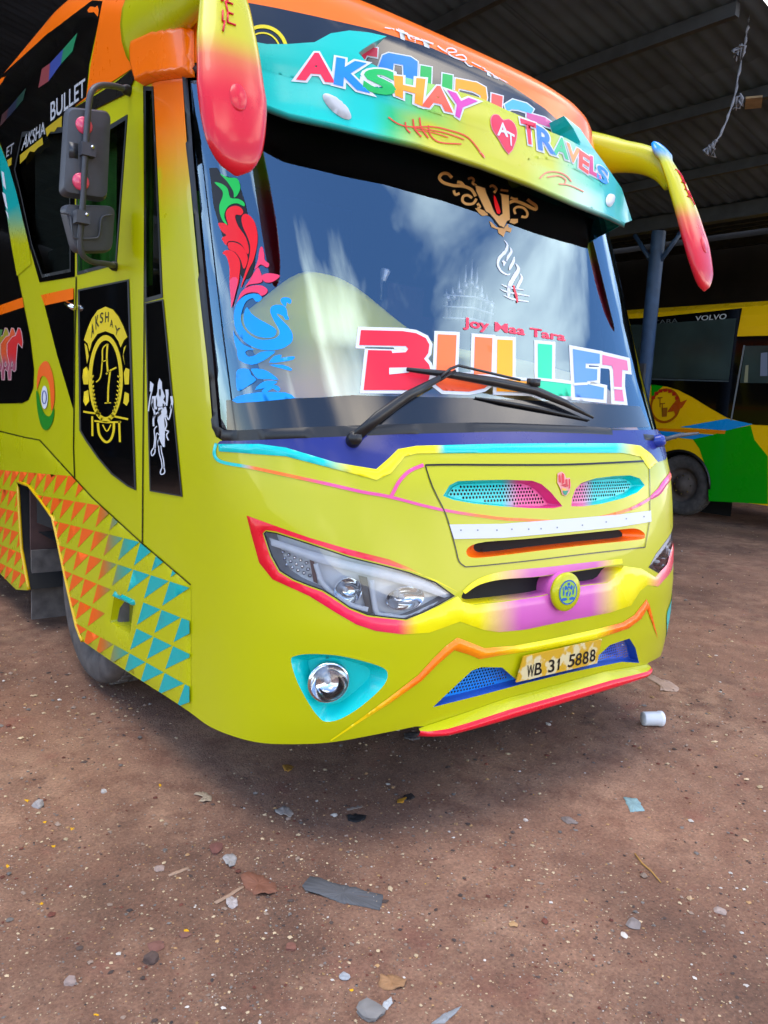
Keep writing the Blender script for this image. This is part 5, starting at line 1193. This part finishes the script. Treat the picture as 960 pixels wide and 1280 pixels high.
for X, z in ((8.2, ZV-.09), (-6.3, ZV+SL*2.9-.09), (-.5, zroof(-.5)-.25), (17.0, ZV+SL*8.8-.25)):
    kid(MB().box((X, 11.2+(1.5 if X < -5 else 0), z), (.16, 19.2-(3.0 if X < -5 else 0), .20)).build('long_beam', 'shed_steel', None, smooth=False), SHED)
def post(X, Y, h, braces=True):
    p = MB().lathe([(.17, 0), (.17, .02), (.105, .021), (.105, h)], (X, Y, -.02), (0, 0, 1), 20).build('post', 'post_paint', None, auto=40) if False else MB().lathe([(.17, 0), (.17, .02), (.105, .021), (.105, h)], (X, Y, -.02), (0, 0, 1), 20).build('post', 'post_paint', None, smooth=True)
    kid(p, SHED)
    if braces:
        for dy in (-1, 1): kid(MB().tube([(X, Y, h-.55), (X, Y+dy*.42, h-.02)], .035, 8).build('brace', 'post_paint'), SHED)
for Y in (4.67, 10.2, 15.8): post(8.2, Y, ZV-.18)
for Y in (4.67, 10.2, 15.8): post(-6.3, Y, ZV+SL*2.9-.18, False)
kid(MB().box((8.02, 4.60, 2.18), (.05, .10, .42)).build('conduit_box', 'grey_plastic', None, smooth=False), SHED)
kid(MB().box((5.3, 20.8, 3.6), (23.8, .2, 7.4)).build('back_wall', 'shed_wall', None, smooth=False), SHED)
kid(MB().box((17.25, 11.2, 3.6), (.2, 19.4, 7.4)).build('side_wall', 'shed_wall', None, smooth=False), SHED)
kid(MB().box((-6.45, 15.4, 2.6), (.2, 11.0, 5.2)).build('side_wall', 'shed_wall', None, smooth=False), SHED)  # unseen length of wall, added so the black door panels reflect something dark
pb = on_plane(942, 128, 0, 5.75); MB_ = MB().box((pb[0], pb[1], pb[2]), (.30, .16, .02), Matrix.Rotation(.5, 3, 'Z')); kid(MB_.build('packing_board', 'timber', None, smooth=False), SHED)
# tattered cord hanging from the roof edge
simple('cord', (112, 112, 116), .9, noise=.25, nscale=30)
cpts = [on_plane(x, y, 1, 1.62) for x, y in ((938, 8), (934, 40), (930, 60), (923, 95), (917, 125), (908, 150), (896, 178))]
cord = thing('hanging_cord', 'tattered grey cord with knotted rags hanging from the shed roof edge', 'cord', tuple(cpts[0]))
cs = smooth_poly([tuple(p) for p in cpts], 5, False); cs = [np.array(p)+RNG.normal(0, .004, 3) for p in cs]
kid(MB().tube(cs, [.010+.004*math.sin(i*1.9) for i in range(len(cs))], 6).build('strand', 'cord'), cord)
for (x, y, r_) in ((925, 58, .05), (926, 120, .055), (890, 181, .045)):
    c = on_plane(x, y, 1, 1.62); m = MB()
    for q in range(7): m.tube([c+RNG.normal(0, .012, 3), c+RNG.normal(0, r_*.6, 3)+np.array([0, 0, -.03]), c+RNG.normal(0, r_*.45, 3)+np.array([0, 0, -.09])], [.010, .014, .006], 5)
    o = kid(m.build('rag', 'cord'), cord); o['kind'] = 'stuff'

# the second bus -----------------------------------------------------------------------------
B2 = thing('second_bus', 'yellow and green bus with blue wedge stripe standing inside the shed', 'bus', (10.65, 4.4, 0))
def B2k(o): return kid(o, B2)
X2 = 9.4; prof2 = [(0, .36), (0, 3.05), (.03, 3.22), (.10, 3.36), (.24, 3.45), (.6, 3.50), (1.25, 3.52), (1.9, 3.50), (2.26, 3.45), (2.40, 3.36), (2.47, 3.22), (2.5, 3.05), (2.5, .36)]
Y2YEL = lin((250, 196, 10))
# wheel opening is cut out of the flank
v, f, c = [], [], []
ys2 = [1.7, 13.2]
for y in ys2: v += [(X2+x, y, z) for x, z in prof2]; c += [Y2YEL]*13
f += [(i, i+1, 13+i+1, 13+i)[::-1] for i in range(1, 12)]+[tuple(range(13)), tuple(range(25, 12, -1))]
B2k(_old_add('body', v, f, 'decal_paint', None, np.array(c), None, False))
q2 = Q(760, 340, 3.765)
PS2 = PlaneSurf((X2, 4.4, 0), (0, 1, 0), (0, 0, 1))
def p2(nm, pts, col, off, mat='decal_paint', holes=()):
    P, T, _ = fill(np.array([PS2.hit(*p) for p in pts]) if not isinstance(pts, np.ndarray) else pts, holes, .5)
    V3 = PS2.pts(P, off); T = T[:, ::-1]
    return B2k(_old_add(nm, V3, T, mat, None, np.tile(np.asarray(col), (len(P), 1)), None, False))
wc = PS2.hit(847, 611); wc = np.array([wc[0], .5])
archp = [(wc[0]+.56*math.cos(a), wc[1]+.57*math.sin(a)) for a in np.linspace(0, math.pi, 20)]
flank = np.array([(-2.7, .36), (wc[0]-.56, .36)]+archp[::-1]+[(wc[0]+.56, .36), (8.8, .36), (8.8, 3.05), (-2.7, 3.05)])
p2('flank', flank, Y2YEL, 0.0)
B2k(_old_add('wheel_well', [(X2+.5, wc[0]+4.4-.7, .05), (X2+.5, wc[0]+4.4+.7, .05), (X2+.5, wc[0]+4.4+.7, 1.2), (X2+.5, wc[0]+4.4-.7, 1.2)], [(0, 1, 2, 3)], 'cavity', None, None, None, False))
an_ = [(X2+dx, 4.4+y, z) for dx in (0, .5) for y, z in archp]; B2k(_old_add('wheel_well', an_, [(i, i+1, 21+i, 20+i) for i in range(19)], 'cavity'))
MBt = MB().tube([(X2-.01, 4.4+y, z) for y, z in archp], .025, 6); B2k(MBt.build('arch_trim', 'rubber'))
p2('glazing', q2('-200,232 205,215 632,170 608,303 753,300 1400,290 1400,760 753,722 675,718 560,685 480,640 400,590 330,555 280,540 205,530 -300,520'), BLACK, .006, 'black_gloss')
p2('window', q2('-200,262 205,245 606,218 570,508 205,498 -250,490'), lin((14, 24, 22)), .010, 'bus_window')
p2('window', q2('648,348 900,345 900,525 622,522'), lin((14, 24, 22)), .010, 'bus_window')
p2('window_rail', q2('-200,492 205,500 572,511 572,518 205,508 -200,500'), lin((70, 80, 84)), .016)
p2('door_edge', q2('640,345 648,346 585,700 578,698'), lin((120, 125, 128)), .016)
p2('interior_mirror', q2('722,382 753,378 753,490 718,490'), lin((120, 130, 150)), .016); p2('interior_post', q2('650,440 664,438 660,520 642,520'), lin((150, 150, 120)), .016)
GRN = lin((0, 160, 10)); BL2 = lin((15, 150, 225))
p2('green_panel', q2('205,530 262,536 235,560 205,600'), GRN, .006)
p2('green_panel', [tuple(x) for x in q2('400,787 500,765 560,745 672,722 690,790 753,868 753,1092 475,1078')]+q2('472,990 455,900 430,830'), GRN, .006)
p2('blue_wedge', q2('340,730 560,690 682,716 560,746'), BL2, .009); p2('blue_wedge', q2('242,748 498,766 402,787 258,772'), BL2, .009)
p2('orange_line', q2('228,735 556,745 552,762 240,747'), lin((245, 140, 10)), .012)
em_c = np.array(PS2.hit(*q2('270,630')[0])); ring = lambda r_, k_: np.array([(em_c[0]+r_*math.cos(a), em_c[1]+r_*1.02*math.sin(a)) for a in np.arange(k_)*2*math.pi/k_])
p2('emblem_ring', ring(.285, 28), lin((175, 90, 10)), .010, holes=[ring(.245, 28)])
_PSs = surf_pts
for ch, qd in zip('TTI', ('235,590 258,588 258,635 235,637', '245,618 270,616 270,655 245,657', '255,640 282,638 278,680 255,682')):
    o = Letters().glyph(ch, q2(qd), lin((165, 95, 15)), 0).build('emblem_letter', None, PS2, .010); B2k(o)
p2('emblem_bird', q2('280,660 305,625 325,600 345,612 375,600 350,640 330,650 322,680 312,655'), lin((190, 80, 20)), .012)
for i, a in enumerate(np.linspace(.5, 2.6, 7)): p2('emblem_petal', [(270+62*math.cos(a)*1.05+dx, 630-70*math.sin(a)+dy) for dx, dy in ((-8, -8), (8, -8), (8, 8), (-8, 8))] and q2(' '.join('%f,%f' % (270+64*math.cos(a)+dx, 628-72*math.sin(a)+dy) for dx, dy in ((-9, -7), (8, -9), (9, 7), (-8, 9)))), lin((190, 40, 25)), .012)
B2k(Letters().word('VOLVO', q2('415,208 562,196 556,222 412,230'), lin((190, 195, 198)), .01).build('window_letters', None, PS2, .014))
B2k(Letters().word('TARA', q2('218,228 332,218 330,238 218,246'), lin((90, 98, 100)), 0).build('window_letters', None, PS2, .014))
B2k(MB().box((X2+1.25, 1.69, 2.15), (2.25, .05, 1.35)).build('windscreen', 'black_gloss', None, smooth=False)); B2k(MB().box((X2+1.25, 1.68, .75), (2.3, .06, .30), None, GRN).build('bumper', 'decal_paint', None, smooth=False))
for dx in (.3, 2.2): B2k(MB().lathe([(.001, -.03), (.09, -.02), (.11, .02)], (X2+dx, 1.67, 1.08), (0, 1, 0), 20).build('headlight', 'chrome'))
wq = wheel(X2+.06, wc[0]+4.4, 1); 
simple('dusty_steel', (92, 80, 72), .8, noise=.25)
def rehome(o):
    o.parent = None; o.matrix_parent_inverse = Matrix.Identity(4); kid(o, B2)
rehome(wq)
for ch in wq.children:
    if ch.name.startswith('rim'): ch.data.materials[0] = MATS['dusty_steel']

# litter in the yard ------------------------------------------------------------------------
attr_mat('litter', .7)
qa = Q(0, 880, 2); qb = Q(480, 840, 2)
def flat_litter(name, label, cat, pts, col, h=.006, curl=.0, mat='litter', group=None):
    pp = resample(pts, 2.2); cpx = pp.mean(0); jit = RNG.normal(0, .45, len(pp)); pp = pp+(pp-cpx)/(np.linalg.norm(pp-cpx, axis=1, keepdims=True)+1e-6)*jit[:, None]
    base = np.array([gnd(*p) for p in pp]); c = base.mean(0); n = len(base); ang = np.arctan2(base[:, 1]-c[1], base[:, 0]-c[0]); ph = RNG.uniform(0, 6)
    h = min(h, .004); lift = curl*.7*np.clip(np.sin(ang*2+ph)*.6+.3*np.sin(ang*5+ph), 0, 1)
    rings = [base+np.array([0, 0, .0006])+np.stack([0*lift, 0*lift, lift], -1)]
    rings.append(rings[0]+np.array([0, 0, h*.6])); rings.append(c+(base-c)*.62+np.stack([0*lift, 0*lift, h+lift*.45+RNG.normal(0, h*.3, n)], -1)); rings.append(c+(base-c)*.28+np.stack([0*lift, 0*lift, h*1.2+lift*.2+RNG.normal(0, h*.3, n)], -1))
    V = np.concatenate(rings+[[c+np.array([0, 0, h*1.3])]])-c
    F = [(k*n+i, k*n+(i+1) % n, (k+1)*n+(i+1) % n, (k+1)*n+i) for k in range(3) for i in range(n)]+[(3*n+i, 3*n+(i+1) % n, 4*n) for i in range(n)]
    cc = np.tile(lin(col), (4*n+1, 1))*RNG.uniform(.8, 1.1, (4*n+1, 1))
    o = _old_add(name, V, F, mat, None, cc, None, True); o.location = Vector(c); return tag(o, label, cat, group)
def rock(name, label, cat, p, r_, col, flat=.5, group=None):
    c = gnd(*p); bm = bmesh.new(); bmesh.ops.create_icosphere(bm, subdivisions=2, radius=1); 
    ph = RNG.uniform(0, 6, 6); V = np.array([v.co[:] for v in bm.verts]); F = [tuple(v.index for v in f_.verts) for f_ in bm.faces]; bm.free()
    d = 1+.18*np.sin(V[:, 0]*3+ph[0])+.15*np.sin(V[:, 1]*4+ph[1])+.12*np.sin(V[:, 2]*5+ph[2])+.1*np.sin(V[:, 0]*6+V[:, 1]*5+ph[3])
    V = V*d[:, None]*np.array([r_, r_*RNG.uniform(.65, .95), r_*flat]); V[:, 2] += r_*flat*.35; a = ph[4]; V = V@np.array([[math.cos(a), math.sin(a), 0], [-math.sin(a), math.cos(a), 0], [0, 0, 1]])
    cc = np.tile(lin(col), (len(V), 1))*RNG.uniform(.85, 1.15, (len(V), 1)); o = _old_add(name, V, F, 'stone', None, cc, None, False); o.location = c; return tag(o, label, cat, group)
# white plastic tub on its side
c = gnd(815, 907); ax = np.array([.86, -.50, 0]); m = MB().lathe([(.001, -.055), (.034, -.055), (.036, -.05), (.037, .03), (.040, .034), (.040, .05), (.037, .054), (.034, .05), (.033, -.045)], np.array([0, 0, .039]), ax, 24)
simple('white_plastic', (222, 224, 226), .4, noise=.05); o = m.build('plastic_tub', 'white_plastic'); o.location = c; tag(o, 'small white plastic tub lying on its side near the red bumper lip', 'tub')
flat_litter('torn_sheet', 'curled beige scrap of torn plastic lying beyond the white tub', 'scrap', qb('652,10 668,6 700,22 720,28 738,40 732,50 690,48 690,36 662,18'), (165, 138, 120), .006, .012)
flat_litter('glass_shard', 'pale teal rectangular shard lying alone on the brown dirt', 'shard', qb('598,314 634,318 652,348 616,350'), (130, 158, 160), .004)
flat_litter('rubber_strip', 'long grey-black torn rubber strip lying on the dirt', 'rubber strip', qa('755,458 775,432 800,436 835,450 870,456 905,470 958,480 955,500 948,517 900,506 850,498 800,480 762,470'), (86, 86, 88), .004, .010)
flat_litter('dry_leaf', 'large reddish-brown dry leaf beside a pale twig', 'leaf', qa('600,435 625,425 655,432 688,450 694,470 670,481 635,478 612,460'), (122, 80, 62), .004, .02)
flat_litter('dry_leaf', 'mustard curled leaf close under the bumper corner', 'leaf', qa('706,158 720,152 735,158 728,170 712,168'), (168, 120, 50), .003, .015)
flat_litter('dry_leaf', 'tan leaf with yellow patch at the dirt beside a white shard', 'leaf', qb('-10,765 20,758 56,772 50,790 10,798 -14,788'), (150, 112, 78), .004, .015)
flat_litter('paper_shard', 'pointed grey paper sliver lying flat on the dirt', 'paper', qb('118,880 150,856 194,836 176,858 150,880'), (138, 140, 142), .003, .006)
flat_litter('plastic_chip', 'small white chip next to the tan leaf', 'chip', qb('-2,830 18,814 22,828 8,846 -4,842'), (176, 178, 178), .004, .008)
flat_litter('plastic_scrap', 'folded off-white plastic scrap in the bus shadow', 'scrap', qa('688,265 704,262 710,256 730,268 734,276 722,286 705,280 690,272'), (150, 140, 132), .006, .014)
flat_litter('plastic_scrap', 'bent cream scrap with curled end on the dirt', 'scrap', qa('484,228 510,222 530,232 528,244 510,248 496,244 520,236'), (170, 152, 128), .006, .014)
flat_litter('paper_crumple', 'crumpled white paper ball beside the reddish leaf', 'paper', qa('565,488 578,482 592,490 594,505 580,514 566,504'), (165, 154, 150), .008, .016)
flat_litter('paper_scrap', 'white torn paper scrap near a dull red brick flake', 'paper', qa('556,385 580,376 592,388 588,402 574,414 566,400'), (150, 145, 142), .006, .014)
flat_litter('black_scrap', 'crumpled black scrap near the folded plastic', 'scrap', qa('868,282 890,276 916,280 910,292 888,298 872,292'), (38, 36, 36), .012, .012)
flat_litter('paper_scrap', 'thin grey strip of paper near two flat stones', 'paper', qa('866,262 905,255 906,260 868,267'), (135, 122, 112), .002, .004)
flat_litter('black_scrap', 'dark scrap lying by a yellow leaf fragment', 'scrap', qb('48,312 70,306 78,314 66,324 50,322'), (50, 44, 42), .010, .012)
flat_litter('leaf_fragment', 'yellow leaf fragment beside a dark scrap', 'leaf', qb('32,322 44,315 56,318 46,329 34,331'), (178, 128, 40), .003, .010)
flat_litter('plastic_film', 'limp grey plastic film right under the bumper', 'film', qb('50,155 66,150 92,156 90,168 64,173 50,166'), (104, 96, 92), .005, .010)
for i, (s_, l_) in enumerate((('534,497 560,484 584,468 608,455 610,460 586,476 560,492 540,502', 'pale split twig pointing at the reddish leaf'), ('420,428 445,418 470,408 473,412 448,424 424,432', 'short grey twig among small stones'))):
    flat_litter('twig', l_, 'twig', qa(s_), (158, 130, 108), .006, .003)
tw = [gnd(*p)+np.array([0, 0, .006]) for p in qb('627,458 645,482 668,502 692,530')]; o = MB().tube([p-tw[0] for p in tw], [.003, .0035, .003, .002], 6, lin((165, 125, 65))).build('straw', 'litter'); o.location = tw[0]; tag(o, 'thin golden straw lying alone on open dirt', 'straw')
for p, r_, col, fl_, lb in (((48, 1008), .022, (150, 142, 138), .7, 'rounded grey stone on the dirt out from the front wheel'), ((130, 990), .014, (165, 158, 152), .5, 'small bright white stone chip'), ((712, 1027), .034, (118, 106, 100), .3, 'broad flat grey stone sunk in the dirt'), ((792, 1155), .026, (124, 114, 110), .35, 'flat pale grey stone beside the golden straw'), ((900, 1139), .022, (150, 132, 122), .4, 'pale flat pebble near the buff angular pebble'),
                         ((685, 906), .014, (192, 180, 170), .6, 'white pebble below the red bumper lip'), ((862, 1124), .013, (170, 142, 112), .6, 'buff angular pebble between golden straw and pale flat pebble'), ((657, 1026), .011, (200, 186, 172), .6, 'white pebble beside the broad flat stone'), ((190, 1201), .020, (82, 66, 60), .8, 'dark brown lump'), ((88, 1228), .020, (140, 122, 114), .4, 'grey-pink flat stone by a thin root'), ((465, 1266), .040, (120, 116, 112), .35, 'large flat grey rock'),
                         ((199, 1087), .020, (145, 124, 114), .45, 'pinkish wedge stone next to a short grey twig'), ((430, 1222), .014, (150, 152, 154), .6, 'blue-grey pebble'), ((364, 1184), .016, (118, 78, 66), .4, 'brick-red chip'), ((196, 1183), .022, (114, 78, 68), .3, 'reddish brick fragment set in dirt'), ((232, 1170), .018, (112, 78, 68), .35, 'small reddish brick crumb'), ((270, 1062), .030, (108, 70, 62), .25, 'dull red brick flake near torn white paper')):
    rock('stone', lb+', lying on the yard', 'stone', p, r_, col, fl_)
for p in ((9, 1083), (67, 1058), (34, 1001), (56, 1028), (51, 1130), (90, 1036), (200, 982), (233, 1164), (120, 1269), (440, 1238)):
    x, y = p; flat_litter('petal', 'tiny bright yellow petal on the dirt', 'petal', [(x+RNG.uniform(1.5, 4)*math.cos(a_), y+RNG.uniform(.8, 2.4)*math.sin(a_)) for a_ in np.arange(6)*1.047+x], (215, 160, 20), .001, .004, group='yellow petals strewn on the dirt')
